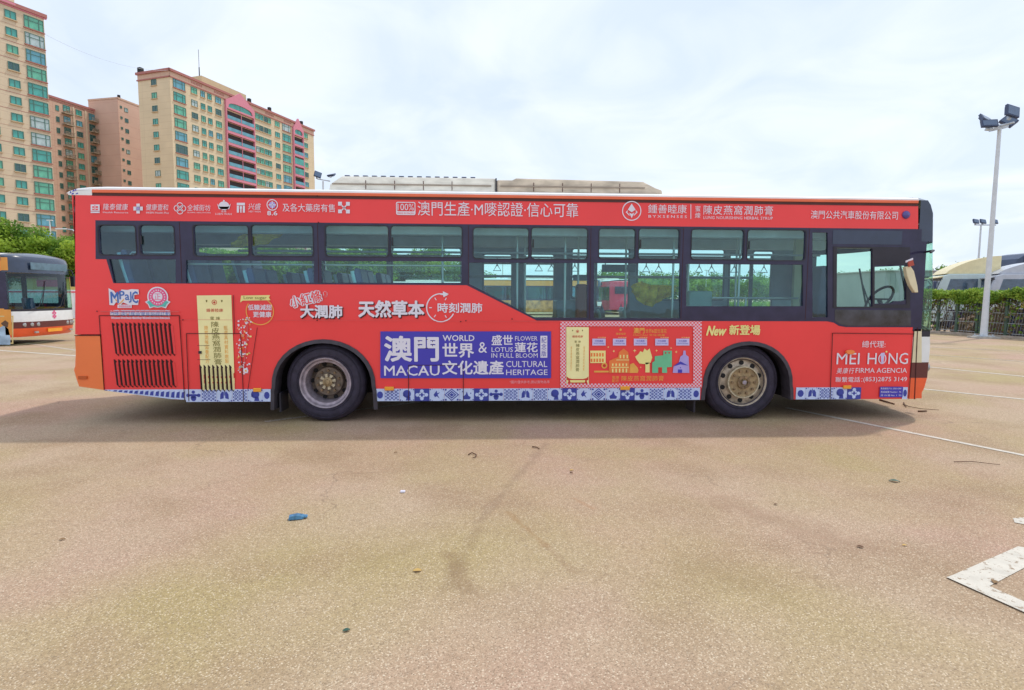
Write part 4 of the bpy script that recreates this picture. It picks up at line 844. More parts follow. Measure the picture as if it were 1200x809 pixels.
for a in (694, 718, 742.5, 767.5, 792):
    shape([rect(a, 397, a + 15.5, 405)], mat('print_pale_lilac', (.60, .55, .85), .5) if 'print_pale_lilac' not in MATS else MATS['print_pale_lilac'], 'caption_box_print'); text('文化遺產', (a + 3, 398.5, a + 12.5, 400.8), PRINTB, .03, y=-.0135); text('World Heritage', (a + 1.5, 401.8, a + 14, 403.4), PRINTB, .02, y=-.0135)
    text('世界遺產', (a + 6, 395, a + 16, 396.3), PYEL, 0)
# five little sights
def P_(l): return pp(*l)
shape([rect(691.5, 411, 709.5, 425.5)], PYEL, 'sight_print', y=-.0120); shape([rect(692 + i * 3.3, 413.8 + j * 6.5, 694 + i * 3.3, 417.8 + j * 6.5) for i in range(5) for j in range(2)], PORA, 'sight_print', y=-.0135)
shape([rect(696, 434.5, 713, 436.5), disc(*S(708, 428.5), .037)], PGOLD, 'sight_print', y=-.0122); shape([disc(*S(708, 428.5), .020)], PDRED, 'sight_print', y=-.0136)
shape([P_(((713.5, 437), (713.5, 423), (719, 420.5), (724, 418.5), (725, 413), (730.5, 408.5), (736, 413), (737, 420), (738, 437)))], PORA, 'sight_print', y=-.0120)
shape([rect(716, 430, 736.5, 431), rect(722, 421.5, 737, 422.3)] + [rect(717 + i * 4, 426, 718.6 + i * 4, 429) for i in range(5)] + [rect(726 + i * 4, 416, 727.5 + i * 4, 420) for i in range(3)] + [rect(717 + i * 4, 432, 718.6 + i * 4, 436.5) for i in range(5)], PYEL, 'sight_print', y=-.0135)
shape([P_(((738, 437), (738, 427), (742, 425.5), (747, 431), (748, 434), (747, 437)))], PGOLD, 'sight_print', y=-.0122)
shape([P_(((744, 418), (748, 415), (750, 411.5), (753, 413), (755, 408.5), (758, 411), (761, 408.5), (762.5, 414), (764, 419), (762, 425), (758, 427), (749, 426), (746, 422))), rect(756, 425, 761, 436.5)], PYEL, 'sight_print', y=-.0121)
shape([P_(((764, 437), (764, 425), (767, 423), (767, 417.5), (777, 416.5), (777, 411), (787, 411), (787, 430), (781, 430.5), (781.5, 437))), ], PGREEN, 'sight_print', y=-.0120); shape([rect(771, 430.5, 775.5, 437), rect(779, 412.5, 780.5, 414.5), rect(783, 412.5, 784.5, 414.5)], PDRED, 'sight_print', y=-.0135)
shape([P_(((788, 437), (789, 429), (795, 425.5), (797, 418), (800, 416), (800.5, 411), (803, 411), (803.5, 416), (806.5, 418), (807.5, 437)))], PLILAC, 'sight_print', y=-.0120); shape([P_(((788.5, 429.5), (797, 423.5), (806, 428.5), (797, 427))), rect(794, 433, 799, 437), disc(*S(797, 431), .007)], PRINTB, 'sight_print', y=-.0136)
stars = []
for a, b, r in ((712.5, 406.8, .014), (719, 411.5, .018), (743.5, 411, .024), (769, 411, .018), (786, 408, .014), (792, 412.5, .018), (757, 398, .012), (750.5, 430.5, .012)):
    cx, cz = S(a, b); stars.append([(cx + r * (1 if i % 2 == 0 else .28) * math.cos(i * PI / 4), cz + r * (1 if i % 2 == 0 else .28) * math.sin(i * PI / 4)) for i in range(8)])
shape(stars, PYEL, 'star_print', y=-.0140)
text('蜜煉\n配方', (717, 440.5, 725, 448), PGOLD, .02); text('陳皮燕窩潤肺膏', (728, 440.3, 777.5, 446.5), PGOLD, .015, spacing=1.1)
# --- New arrival
text('New', (827, 381.8, 851, 393.6), PYEL, .05, shear=.35); text('新登場', (854, 380.8, 890.5, 392.8), PYEL, .05)
# --- agency panel by the front door
text('總代理:', (1009.5, 399.3, 1037, 407.5), PRINTW, .02); text('MEI', (979.8, 413.8, 1006.5, 427), PRINTW, -.006); text('H', (1016, 413.8, 1026.5, 426.8), PRINTW); text('NG', (1040.5, 413.6, 1063.3, 426.8), PRINTW)
shape([disc(*S(1033.2, 420.5), .066, 20, .052)], PRINTW, 'logo_print', y=-.0121); shape([disc(*S(1033.2, 420.5), .054, 20, .040)], RED, 'logo_print', y=-.0133); shape([pp((1031.3, 413.8), (1036, 413.3), (1034.2, 426.6), (1031.8, 426.5))], MATS['print_pale_lilac'], 'logo_print', y=-.0148); shape([disc(*S(1038, 412.3), .012)], PYEL, 'logo_print', y=-.0133)
text('美康行', (979.5, 431, 1000.5, 438), PRINTW, .02, shear=.2, spacing=1.2); text('FIRMA AGENCIA', (1002, 431.3, 1062, 437), PRINTW, -.002)
text('聯繫電話：', (978.2, 441.6, 1010, 448), PRINTW, .025); text('(853)2875 3149', (1011, 441.8, 1062, 448.4), PRINTW, .0)
shape([rrect(S(1030, 459)[0], S(1057, 459)[0], S(1043, 465.5)[1], S(1043, 453.2)[1], .01)], PRINTB, 'notice_print', y=-.0165); text('車身廣告/Tel: 2830 6000', (1031, 454, 1055, 456.3), PRINTW, .01, y=-.018); text('核准編號 Number:  96', (1031, 458, 1055, 460.3), PRINTW, .01, y=-.018); text('共 10 幅 No. 1  50', (1031, 462, 1055, 464.3), PRINTW, .01, y=-.018)

# --- blue and white tile strip along the skirt
TX0 = S(468.2, 460)[0]; TW = (S(641.6, 460)[0] - TX0) / 10; TZ0, TZ1 = ZSK + .001, ZTT
def tile_base():
    q = M(); q.box(.0012, TW - .0012, -.0102, -.0085, TZ0, TZ1, 0); return q
TH = TZ1 - TZ0
def T(u, v): return (u * TW, TZ0 + v * TH)
def tpoly(q, pts, y=-.0125): q.prism([T(*p) for p in pts], y, y + .0018, 1)
def tdisc(q, u, v, r, n=14, ry=None): q.prism([T(u + r * math.cos(2 * PI * i / n), v + (ry or r * TW / TH) * math.sin(2 * PI * i / n)) for i in range(n)], -.0125, -.0107, 1)
def corners(q):
    for a, b in ((.06, .08), (.94, .08), (.06, .92), (.94, .92)): tdisc(q, a, b, .05, 6)
    for a, b in ((.2, .04), (.8, .04), (.2, .96), (.8, .96)): tdisc(q, a, b, .03, 4)
def t_head():
    q = tile_base(); corners(q); tdisc(q, .5, .58, .27); tpoly(q, [(.42, .05), (.75, .05), (.72, .35), (.5, .4)]); tpoly(q, [(.22, .42), (.4, .35), (.35, .6)]); return q
def t_cross():
    q = tile_base(); tpoly(q, [(.0, .0), (1, 0), (1, 1), (0, 1)], -.0118)
    for a, b in ((.5, .80), (.5, .20), (.2, .5), (.8, .5)): q.prism([T(a + .13 * math.cos(2 * PI * i / 8), b + .15 * math.sin(2 * PI * i / 8)) for i in range(8)], -.0140, -.0122, 0)
    for a, b in ((.38, .62), (.62, .62), (.38, .38), (.62, .38)): q.prism([T(a + .09, b), T(a, b + .1), T(a - .09, b), T(a, b - .1)], -.0140, -.0122, 0)
    return q
def t_bird():
    q = tile_base(); corners(q); tpoly(q, [(.28, .5), (.5, .85), (.52, .62), (.72, .7), (.55, .5), (.68, .2), (.5, .38), (.38, .3)]); return q
def t_diamond():
    q = tile_base()
    for r, y, m_ in ((.50, -.0118, 1), (.40, -.0126, 0), (.32, -.0134, 1), (.20, -.0142, 0), (.15, -.0150, 1)): q.prism([T(.5 + r, .5), T(.5, .5 + r), T(.5 - r, .5), T(.5, .5 - r)], y, y + .0012, m_)
    for a, b in ((.1, .1), (.9, .1), (.1, .9), (.9, .9)): tdisc(q, a, b, .07, 6)
    return q
def t_flame():
    q = tile_base(); corners(q); tpoly(q, [(.3, .12), (.72, .12), (.78, .3), (.62, .42), (.52, .75), (.42, .48), (.25, .35)]); tdisc(q, .25, .75, .05); tdisc(q, .78, .62, .04); return q
def t_flex():
    q = tile_base(); tdisc(q, .5, .78, .11); tdisc(q, .16, .52, .12); tdisc(q, .84, .52, .12); tpoly(q, [(.12, .45), (.88, .45), (.7, .62), (.3, .62)]); tdisc(q, .5, .25, .16); tpoly(q, [(.3, .3), (.7, .3), (.62, .5), (.38, .5)]); return q
def t_lattice():
    q = tile_base()
    for a in (.1, .366, .633, .9):
        for b in (.12, .373, .626, .88): tdisc(q, a, b, .055, 6)
    for a in (.233, .5, .767):
        for b in (.246, .5, .753): tpoly(q, [(a - .035, b - .09), (a + .035, b - .09), (a + .09, b), (a + .035, b + .09), (a - .035, b + .09), (a - .09, b)]); q.prism([T(a + .035, b), T(a, b + .04), T(a - .035, b), T(a, b - .04)], -.0136, -.012, 0)
    return q
def t_lungs():
    q = tile_base(); corners(q); tpoly(q, [(.22, .2), (.45, .28), (.46, .75), (.36, .82), (.24, .6)]); tpoly(q, [(.78, .2), (.55, .28), (.54, .75), (.64, .82), (.76, .6)]); tpoly(q, [(.48, .5), (.52, .5), (.52, .92), (.48, .92)]); return q
SEQ = [t_head, t_cross, t_bird, t_diamond, t_flame, t_cross, t_flex, t_lattice, t_lungs, t_lattice]; cache = {}
lx = S(122.5, 457)[0]
for k in range(-20, 32):
    f = SEQ[k % 10]; x = TX0 + k * TW
    if x + TW < X(318, 460) - .0 and x > -3.78 + .04 or (X(440, 460) < x and x + TW < X(821, 460)) or (X(932, 460) < x and x + TW < X(1064, 460)):
        if f not in cache:
            o = f().build('tile_print', [TILEW, TILEB], sidep); cache[f] = o.data; o.location.x = x
        else:
            o = bpy.data.objects.new('tile_print', cache[f]); COL.objects.link(o); o.parent = sidep; o.location.x = x
# cut tiles at the arches and on the rising rear skirt
def cut_tile(x0, x1, zl, zr_, poly=()):
    q = M(); q.prism([(x0, zl), (x1, zr_), (x1, TZ1), (x0, TZ1)], -.0102, -.0085, 0)
    for p in poly: q.prism(p, -.0125, -.0107, 1)
    return q.build('tile_print', [TILEW, TILEB], sidep)
def zl_(x): return ZSK + .001 if x > X(300, 471) else ZSK + .001 + (X(300, 471) - x) / (X(300, 471) - X(205, 468)) * .03 if x > X(205, 468) else .296 + (X(205, 468) - x) / (X(205, 468) - X(122.5, 457)) * .112
xs = -3.78 + .04; k = -20; xk = [TX0 + i * TW for i in range(-22, -14)]
for a in xk:
    if a < -3.72 + TW * 1.2 and a + TW > lx:
        x0, x1 = max(a, lx + .01), a + TW - .002
        if x0 > -3.78 + .04 + TW or a > -3.74: continue
        z0, z1 = zl_(x0), zl_(x1); h = TZ1 - max(z0, z1); po = []
        for i in range(3):
            u = x0 + (x1 - x0) * (i + .5) / 3; zz = zl_(u); hh = TZ1 - zz; po.append([(u - .022, zz + hh * .2), (u + .018, zz + hh * .15), (u + .025, zz + hh * .8), (u - .01, zz + hh * .7)] if hh > .02 else [(u - .01, TZ1 - .012), (u + .01, TZ1 - .012), (u, TZ1 - .004)])
        cut_tile(x0, x1, z0, z1, po)
for a, b in ((X(440, 460), None), (X(932, 460), None), (None, X(820.5, 460)), (None, X(318, 460)), (None, X(1063.3, 460))):
    if a is not None:
        kk = math.ceil((a - TX0) / TW); x1 = TX0 + kk * TW; x0 = a + .004
    else:
        kk = math.floor((b - TX0) / TW); x0 = TX0 + kk * TW; x1 = b - .004
    if x1 - x0 > .02: u = (x0 + x1) / 2; cut_tile(x0, x1 - .001, TZ0, TZ0, [disc(u, (TZ0 + TZ1) / 2, .045, 10, min(.04, (x1 - x0) * .35))])

# yellow cloth inside the bus, then a window reflection modelled as a sheet
def cloth(pts, y, label, seed):
    rnd = random.Random(seed); P3 = [S(*p, y) for p in pts]; n = 18; xs_ = [p[0] for p in P3]; q = M()
    top = sorted([p for p in pts[:len(pts) // 2]]); bot = sorted([p for p in pts[len(pts) // 2:]])
    def yi(l, x):
        for (a, b), (c, d) in zip(l, l[1:]):
            if a <= x <= c: return b + (d - b) * (x - a) / max(.01, c - a)
        return l[0][1] if x < l[0][0] else l[-1][1]
    x0, x1 = max(top[0][0], bot[0][0]), min(top[-1][0], bot[-1][0]); vs = []; fs = []; m_ = 8
    for i in range(n + 1):
        xx = x0 + (x1 - x0) * i / n; ya, yb = yi(top, xx), yi(bot, xx)
        for j in range(m_ + 1):
            yy = ya + (yb - ya) * j / m_; X_, Z_ = S(xx, yy, y); vs.append((X_, y + .06 * math.sin(i * 1.7 + j * .5) + .05 * math.sin(j * 1.1) + rnd.uniform(-.015, .015), Z_))
    for i in range(n):
        for j in range(m_): a = i * (m_ + 1) + j; fs.append((a, a + m_ + 1, a + m_ + 2, a + 1))
    q.add(vs, fs); o = q.build('yellow_cloth_and_reflection', YCLOTH_REFL, None, smooth=70); md = o.modifiers.new('thickness', 'SOLIDIFY'); md.thickness = .012; tag(o, label, 'cloth')
cloth([(741, 334), (752, 329), (760, 334), (775, 334), (792, 335), (741, 343), (752, 356), (764, 360), (776, 352), (792, 344)], 1.1, 'crumpled yellow cloth draped over seats behind the window above the yellow New lettering', 3)
cloth([(271, 284), (284, 276), (296, 266), (318, 262), (346, 263), (271, 290), (290, 289), (312, 286), (334, 272), (346, 264)], .5, 'ochre reflection in the rear side window, modelled as a draped sheet', 5)

# ================================================================== OTHER BUSES
def plain_bus(label, dx, dy, up_m, low_m, band_m, roof_m, group=None, loc=None, rz=0, stripe=None, front=True, glass_m=None):
    r = thing('parked_bus', label, 'bus', (.45 + dx, BW / 2 + dy, 0), group=group, world=True); gm = glass_m or mat_c4('bus_side_glass')
    def off(q): q.v = [(a + dx, b + dy, c) for a, b, c in q.v]; return q
    al, ar_ = arch(-1.92), arch(3.27)
    for y0, y1, sg in ((0, .03, 1), (BW - .03, BW, -1)):
        q = M().prism([(-4.74, 1.15), (5.42, 1.15), (5.42, .30)] + ar_[::-1] + al[::-1] + [(-4.74, .40)], y0, y1, 0); off(q).build('side_panel', low_m, r)
        q = M().prism([(-4.74, 2.30), (5.42, 2.30), (5.42, 2.70), (-4.74, 2.70)], y0, y1, 0); off(q).build('upper_panel', up_m, r)
        ws = [(-4.6, -3.5), (-3.4, -1.9), (-1.8, -.2), (-.1, 1.35), (1.45, 2.65), (2.75, 4.1), (4.25, 5.25)]
        q = M().prism([(-4.74, 1.151), (5.42, 1.151), (5.42, 2.299), (-4.74, 2.299)], y0 + .002, y1 - .002, 0, holes=[rrect(a, b, 1.28, 2.2, .05) for a, b in ws]); off(q).build('window_band', BLACKG, r)
        for a, b in ws:
            q = M().box(a - .01, b + .01, y0 + .012, y0 + .018, 1.27, 2.21); off(q).build('window_glass', gm, r)
        if stripe: q = M().box(-4.74, 5.42, (y0 - .006) if sg > 0 else y1, y0 if sg > 0 else y1 + .006, 2.60, 2.695); off(q).build('roof_stripe', stripe, r)
    q = M(); q.add(*roof_sweep([(-4.74, .8), (-4.5, 1), (0, 1), (5.385, 1)])); off(q).build('roof', roof_m, r, smooth=30)
    q = M(); q.box(-1.6, 2.2, .5, BW - .5, 2.86, 3.05); off(q).build('aircon_unit', ACM, r, bevel=.03)
    q = M(); nose(q, [(.40, -4.9), (.66, -4.94), (1.065, -4.9), (2.68, -4.85), (2.75, -4.74)], -4.74, 0, 0, sgn=-1); rs = off(q).build('rear_skin', low_m, r, smooth=40)
    q = M(); q.box(-4.955, -4.93, .4, BW - .4, 1.7, 2.3); off(q).build('rear_window', BLACKG, r)
    q = M(); q.box(-4.7, 5.4, .04, BW - .04, .34, .40); off(q).build('floor', FLOORM, r)
    q = M(); q.box(-4.5, 5.2, .7, 1.7, .22, .5); off(q).build('chassis_box', DARK, r)
    for i, xr in enumerate((-3.8, -3.0, -.8, 0.1, 1.0, 4.6)):
        for yy in (.1, 1.9): q = seat_mesh(.7); q.v = [(a + xr + dx, b + yy + dy, c + .4) for a, b, c in q.v]; q.build('passenger_seat', [SEATM, SEATG], r)
    if front: bus_front(r, dx, dy)
    for cx in (-1.92, 3.27):
        for yo, o_ in ((.045, -1), (BW - .045, 1)): wheel(r, cx + dx, yo + dy, WR, cx < 0, out=o_)
        q = M(); q.box(cx - .6, cx + .6, .62, .64, .3, 1.0); q.box(cx - .6, cx + .6, BW - .64, BW - .62, .3, 1.0); off(q).build('wheel_well', DARK, r)
    if loc is not None: r.location = loc
    r.rotation_euler.z = rz; return r
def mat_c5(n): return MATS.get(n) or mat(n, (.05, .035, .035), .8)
def mat_c4(n): return MATS.get(n) or glass(n, (.45, .62, .68), 1.5)
LDX, LDY = -19.35, 10.55
lb = plain_bus('orange and white bus with dark windscreen parked at the left edge', LDX, LDY, mat('upper_orange', (.80, .30, .05), .4), mat('orange_ad_panel', (.78, .34, .06), .45, var=.15, scale=1.5), BLACKG, WHITE, stripe=mat('cream_line', (.75, .30, .20), .5))
def Lp(x, y, yy=LDY - .004): return S(x, y, yy)
q = M(); q.prism([Lp(*p) for p in ((0, 383), (5, 380), (10, 385), (12, 395), (12, 404), (-12, 404), (-12, 392))], LDY - .006, LDY - .002, 0); q.build('advert_print', mat('advert_pale_blue', (.40, .55, .70), .5, var=.3, scale=4), lb)
q = M(); q.prism([Lp(*p) for p in ((1, 378), (6, 374), (10, 377), (9, 383), (4, 381))], LDY - .009, LDY - .006, 0); q.build('advert_print', mat('advert_brown', (.12, .06, .03), .5), lb)
q = M(); q.prism([Lp(*p) for p in ((-14, 368.5), (15.5, 368.5), (15.5, 403), (-14, 403))], LDY - .005, LDY - .0015, 0, holes=[[Lp(*p) for p in ((-13, 370), (14, 370), (14, 401.5), (-13, 401.5))]]); q.build('advert_border', mat('advert_border', (.70, .55, .25), .5), lb)
for z0, z1 in ((2.31, 2.70), (.34, 1.12)): q = M(); q.box(LDX + 5.41, LDX + 5.60, LDY - .006, LDY - .0015, z0, z1); q.build('corner_panel', MATS['orange_ad_panel'], lb)
for a, yy in ((LDX + 5.55, LDY + BW - .1),):
    q = M(); q.tube([(a, yy, 2.45), (a + .22, yy, 2.40), (a + .28, yy, 2.2)], .02, 6); q.box(a + .22, a + .34, yy - .09, yy + .09, 1.85, 2.2); q.build('side_mirror', BLACKP, lb, bevel=.02)
lb.scale = (1, 1, .955)
GRP = 'buses parked in a row beyond the yard'
def at(pxl, dep): return Wd(pxl, dep)
p = at(625, 47); plain_bus('orange banded white roofed bus seen through the middle windows of the red bus', 60, 60, mat('mango_panel', (.85, .40, .08), .5), mat('lower_mango', (.70, .33, .10), .5, var=.5, scale=3), BLACKG, WHITE, GRP, loc=(p.x, p.y, 0))
p = at(707, 53); plain_bus('small looking crimson bus seen tail-on through the windows, beside the orange banded bus', 60, 80, mat('crimson_body', (.75, .03, .10), .4), MATS['crimson_body'], BLACKG, WHITE, GRP, loc=(p.x, p.y, 0), rz=PI / 2 + .12)
p = at(500, 60); plain_bus('white bus seen through the third side window of the red bus', 60, 100, WHITE, WHITE, BLACKG, WHITE, GRP, loc=(p.x, p.y, 0))
p = at(372, 66); plain_bus('white bus far behind the rear wheel of the red bus', 60, 120, WHITE, WHITE, BLACKG, WHITE, GRP, loc=(p.x, p.y, 0), rz=.03)

# ================================================================== APARTMENT BLOCKS
def facade_mat(name, col, line, w_, h_):
    m = mat(name, col, .75, var=.06, scale=.25); t = m.node_tree; P = t.nodes['Principled BSDF']; src = P.inputs['Base Color'].links[0].from_socket
    g_ = t.nodes.new('ShaderNodeTexCoord'); sp = t.nodes.new('ShaderNodeSeparateXYZ'); ad_ = t.nodes.new('ShaderNodeMath'); cbn = t.nodes.new('ShaderNodeCombineXYZ')
    t.links.new(g_.outputs['Object'], sp.inputs[0]); t.links.new(sp.outputs[0], ad_.inputs[0]); t.links.new(sp.outputs[1], ad_.inputs[1]); t.links.new(ad_.outputs[0], cbn.inputs[0]); t.links.new(sp.outputs[2], cbn.inputs[1])
    br = t.nodes.new('ShaderNodeTexBrick'); br.offset = 0; br.inputs['Scale'].default_value = 1; br.inputs['Brick Width'].default_value = w_; br.inputs['Row Height'].default_value = h_; br.inputs['Mortar Size'].default_value = .035
    t.links.new(cbn.outputs[0], br.inputs['Vector']); mx_ = t.nodes.new('ShaderNodeMix'); mx_.data_type = 'RGBA'; mx_.inputs[7].default_value = line + (1,)
    t.links.new(br.outputs['Fac'], mx_.inputs[0]); t.links.new(src, mx_.inputs[6]); t.links.new(mx_.outputs[2], P.inputs['Base Color']); return m
FC1 = facade_mat('facade_cream_tile', (.66, .53, .37), (.56, .42, .30), 3.0, 1.31)
FC2 = facade_mat('facade_yellow_tile', (.70, .57, .38), (.60, .47, .31), 4.0, 1.39)
FC3 = facade_mat('facade_pink_tile', (.60, .40, .29), (.50, .27, .20), 2.4, 1.3)
FC2S = facade_mat('facade_ochre_side', (.56, .42, .26), (.46, .33, .21), 3.0, 1.39)
TRIM = mat('trim_rose', (.42, .16, .14), .7); TRIMP = mat('trim_pink', (.68, .24, .31), .7, var=.08); FRM = mat('window_frame_teal', (.09, .20, .16), .5)
GLS = [mat('flat_glass_teal', (.05, .33, .28), .12, var=.35, scale=.8, spec=.8), mat('flat_glass_green', (.10, .40, .26), .15, var=.35, scale=.9, spec=.8), mat('flat_glass_blue', (.10, .32, .40), .12, var=.3, scale=.7, spec=.8), mat('flat_glass_curtained', (.42, .52, .52), .3, var=.25, scale=1.2), mat('flat_glass_dark', (.03, .10, .10), .1, var=.4, spec=.8)]
WMC = {}
def bwin(root, x, z, w_, h_, fx=None, side=False, rnd=random.Random(9), sill=True, weights=(5, 3, 2, 1, 1)):
    """one window of a block: frame with a pane, on the front (y=0) or the end wall (x=0)"""
    gi = rnd.choices(range(5), weights)[0]; key = (round(w_, 2), round(h_, 2), side)
    if key not in WMC:
        q = M(); t = .07; q.prism([(-w_ / 2 - .08, -h_ / 2 - .08), (w_ / 2 + .08, -h_ / 2 - .08), (w_ / 2 + .08, h_ / 2 + .08), (-w_ / 2 - .08, h_ / 2 + .08)], -.10, .02, 0, holes=[[(-w_ / 2, -h_ / 2), (w_ / 2, -h_ / 2), (w_ / 2, h_ / 2), (-w_ / 2, h_ / 2)]])
        nb = 3 if w_ > 2.2 else 2
        for i in range(1, nb): xx = -w_ / 2 + w_ * (i / nb if nb == 2 else (.22, .78)[i - 1]); q.box(xx - .05, xx + .05, -.085, -.02, -h_ / 2, h_ / 2)
        if h_ > 1.2: q.box(-w_ / 2, w_ / 2, -.08, -.025, h_ * .16, h_ * .16 + .07)
        if sill: q.box(-w_ / 2 - .2, w_ / 2 + .2, -.25, .02, -h_ / 2 - .22, -h_ / 2 - .085, 1)
        q2 = M(); q2.box(-w_ / 2, w_ / 2, -.03, .0, -h_ / 2, h_ / 2)
        if side:
            for k in (q, q2): k.v = [(b, -a, c) for a, b, c in k.v]
        f = q.build('window', [FRM, FC2S if w_ < 2 else TRIM]); g0 = q2.build('pane', GLS[0]); WMC[key] = (f.data, g0.data, {}); bpy.data.objects.remove(f); bpy.data.objects.remove(g0)
    fd, gd, var = WMC[key]
    if gi not in var: d = gd.copy(); d.materials[0] = GLS[gi]; var[gi] = d
    f = bpy.data.objects.new('window', fd); COL.objects.link(f); f.parent = root; f.location = (0, x, z) if side else (x, 0, z)
    g_ = bpy.data.objects.new('pane', var[gi]); COL.objects.link(g_); g_.parent = f; return f
def block(name, label, p0, p1, depth, h, wall, side_wall=None):
    u = (p1 - p0); r = thing(name, label, 'apartment block', p0, math.atan2(u.y, u.x)); Ln = u.length
    q = M(); q.box(0, Ln, 0, depth, 0, h, 0); q.build('wall', wall, r); return r, Ln
# nearest tower at the left edge
bR = Wd(71, 100); aL = Wd(23, 94.7); u = (bR - aL).normalized(); p0 = bR - u * 34
t1, L1 = block('apartment_tower', 'tall cream tiled tower with broad teal windows cut off by the left edge', p0, bR, 18, 47.3, FC1)
q = M(); q.box(-.3, L1 + .35, -.35, .0, 46.75, 47.3, 0); q.box(-.3, L1 + .35, -.15, 0, 46.55, 46.75, 1); q.box(L1, L1 + .35, 0, 18, 46.75, 47.3, 0); q.box(L1 - 8.2, L1 - 4.0, -.36, -.345, 46.9, 47.2, 1); q.build('cornice', [TRIM, TRIMP], t1)
q = M(); q.box(L1 - 14, L1 - 3.5, 1, 12, 47.31, 49.6); q.build('roof_house', FC1, t1)
for k in range(17):
    z = 45.3 - 2.63 * k
    bwin(t1, L1 - 1.5, z - .1, 2.55, 1.75); bwin(t1, L1 - 4.65, z + .0, 1.35, 1.1)
    for s_ in (7.75, 10.9, 14.5, 17.6): bwin(t1, L1 - s_, z, 1.35 if s_ < 14 else 2.2, 1.1)
for k in range(17):
    z = 45.3 - 2.63 * k - 1.45; q = M(); q.box(0, L1 + .02, -.03, -.001, z, z + .06); q.build('floor_line', TRIM if k % 3 else FC3, t1)
# slab with pink gables
c0, e0 = Wd(210, 130), Wd(372, 176.5)
t3, L3 = block('apartment_slab', 'long yellow block with two pink gabled balcony bays and rooftop antenna', c0, e0, 9.2, 50.0, FC2)
q = M(); q.box(-.35, L3 + .3, -.35, -.001, 49.55, 50.05, 0); q.box(-.35, -.001, -.35, 9.5, 49.55, 50.05, 0); q.box(-.2, L3 + .1, -.18, -.001, 47.95 + .3, 48.2 + .3, 0); q.box(-.2, -.001, -.18, 9.4, 48.25, 48.5, 0)
q.box(-.05, L3 + .05, -.06, -.002, 48.5, 49.55, 1); q.box(-.06, -.002, -.06, 9.2, 48.5, 49.55, 1); q.build('cornice', [TRIM, FC3], t3)
for i, xx in enumerate((5.5, 12, 29, 36)):
    q = M(); [q.box(xx + j * .45, xx + j * .45 + .28, -.09, -.062, 48.8, 49.3) for j in range(7)]; q.build('cornice_vents', TRIM, t3)
cols = [(2.3, 2.9, 1.75), (6.25, 1.5, 1.25), (8.65, 1.05, 1.25), (10.6, 1.05, 1.25), (13.15, 1.55, 1.3), (25.85, 1.1, 1.3), (27.35, 1.2, 1.3), (28.95, 1.1, 1.3), (30.3, 1.0, 1.3), (33.35, 1.6, 1.2), (36.98, 3.1, 1.8), (45.2, 1.6, 1.25)]
for k in range(11):
    z = 47.35 - 2.785 * k
    for x_, w_, h_ in cols: bwin(t3, x_, z, w_, h_, weights=(4, 4, 2, 1, 1))
    bwin(t3, 4.55, z + .2, 1.3, 1.1, side=True, weights=(2, 2, 1, 1, 4))
for (xa, xb, zg) in ((15.3, 24.2, 51.0), (39.6, 43.5, 51.1)):
    q = M(); xm = (xa + xb) / 2; rr_ = [(xa, 47.0), (xb, 47.0), (xb, 48.2), (xm, zg), (xa, 48.2)]; arc = [(xa + .45, 46.5 + .1)] + [(xm - (xb - xa) / 2 * .88 * math.cos(t), 46.6 + 1.35 * math.sin(t) ** .5) for t in [PI * i / 14 for i in range(1, 14)]] + [(xb - .45, 46.6)]
    q.prism([(xa - .25, 46.2), (xb + .25, 46.2), (xb + .25, 48.1), (xm, zg), (xa - .25, 48.1)], -.55, -.02, 0, holes=[arc]); q.build('gable', TRIMP, t3)
    q = M(); q.prism(arc, -.30, -.22, 0); q.build('arched_window', GLS[0], t3)
    q = M(); q.box(xm - .08, xm + .08, -.36, -.31, 46.6, 47.9); q.build('arched_window_bar', FRM, t3)
    for sx in (xa - .25, xb): q = M(); q.box(sx, sx + .25, -.55, -.01, 14, 46.19); q.build('pilaster', TRIMP, t3)
    for k in range(1, 12):
        z = 47.35 - 2.785 * k; enclosed = (xb - xa < 5 and k in (3, 4))
        q = M(); q.box(xa, xb, -.60, -.005, z - 1.35, z - .75, 0); q.box(xa, xb, -.62, -.58, z - .75, z - .70, 1); b_ = q.build('balcony', [TRIMP, FRM], t3)
        q = M(); q.box(xa + .05, xb - .05, -.58, -.54, z - .70, z + (.95 if enclosed else .12)); q.build('balcony_glass', GLS[2] if not enclosed else GLS[0], b_)
        q = M(); q.box(xa, xb, -.03, -.006, z + .12, z + 1.3, 0); q.build('balcony_shade_sheet', mat_c5('recess_shade'), b_)  # flat dark sheet on the wall, painted shade behind the balcony
        if xb - xa > 5: q = M(); q.box(xm - .07, xm + .07, -.66, -.585, z - .7, z + 1.3); q.build('balcony_post', TRIMP, b_)
q = M(); q.box(10.5, 24.5, 2.0, 8.0, 50.01, 52.4); q.build('roof_house', FC2S, t3)
q = M(); q.tube([(10.9, 3, 52.4), (10.9, 3, 58.5)], .05, 6); q.tube([(10.9, 3, 52.4), (10.9, 3, 54.5)], .12, 6); q.build('antenna', BLACKP, t3)
for xx in (23.9, 31.2, 44.2): q = M(); q.box(xx, xx + .7, .5, 1.2, 50.01, 51.3); q.build('roof_vent', DARK, t3)
q = M(); q.box(-.1, .8, 8.2, 9.1, 50.06, 51.2); q.build('roof_vent', DARK, t3)
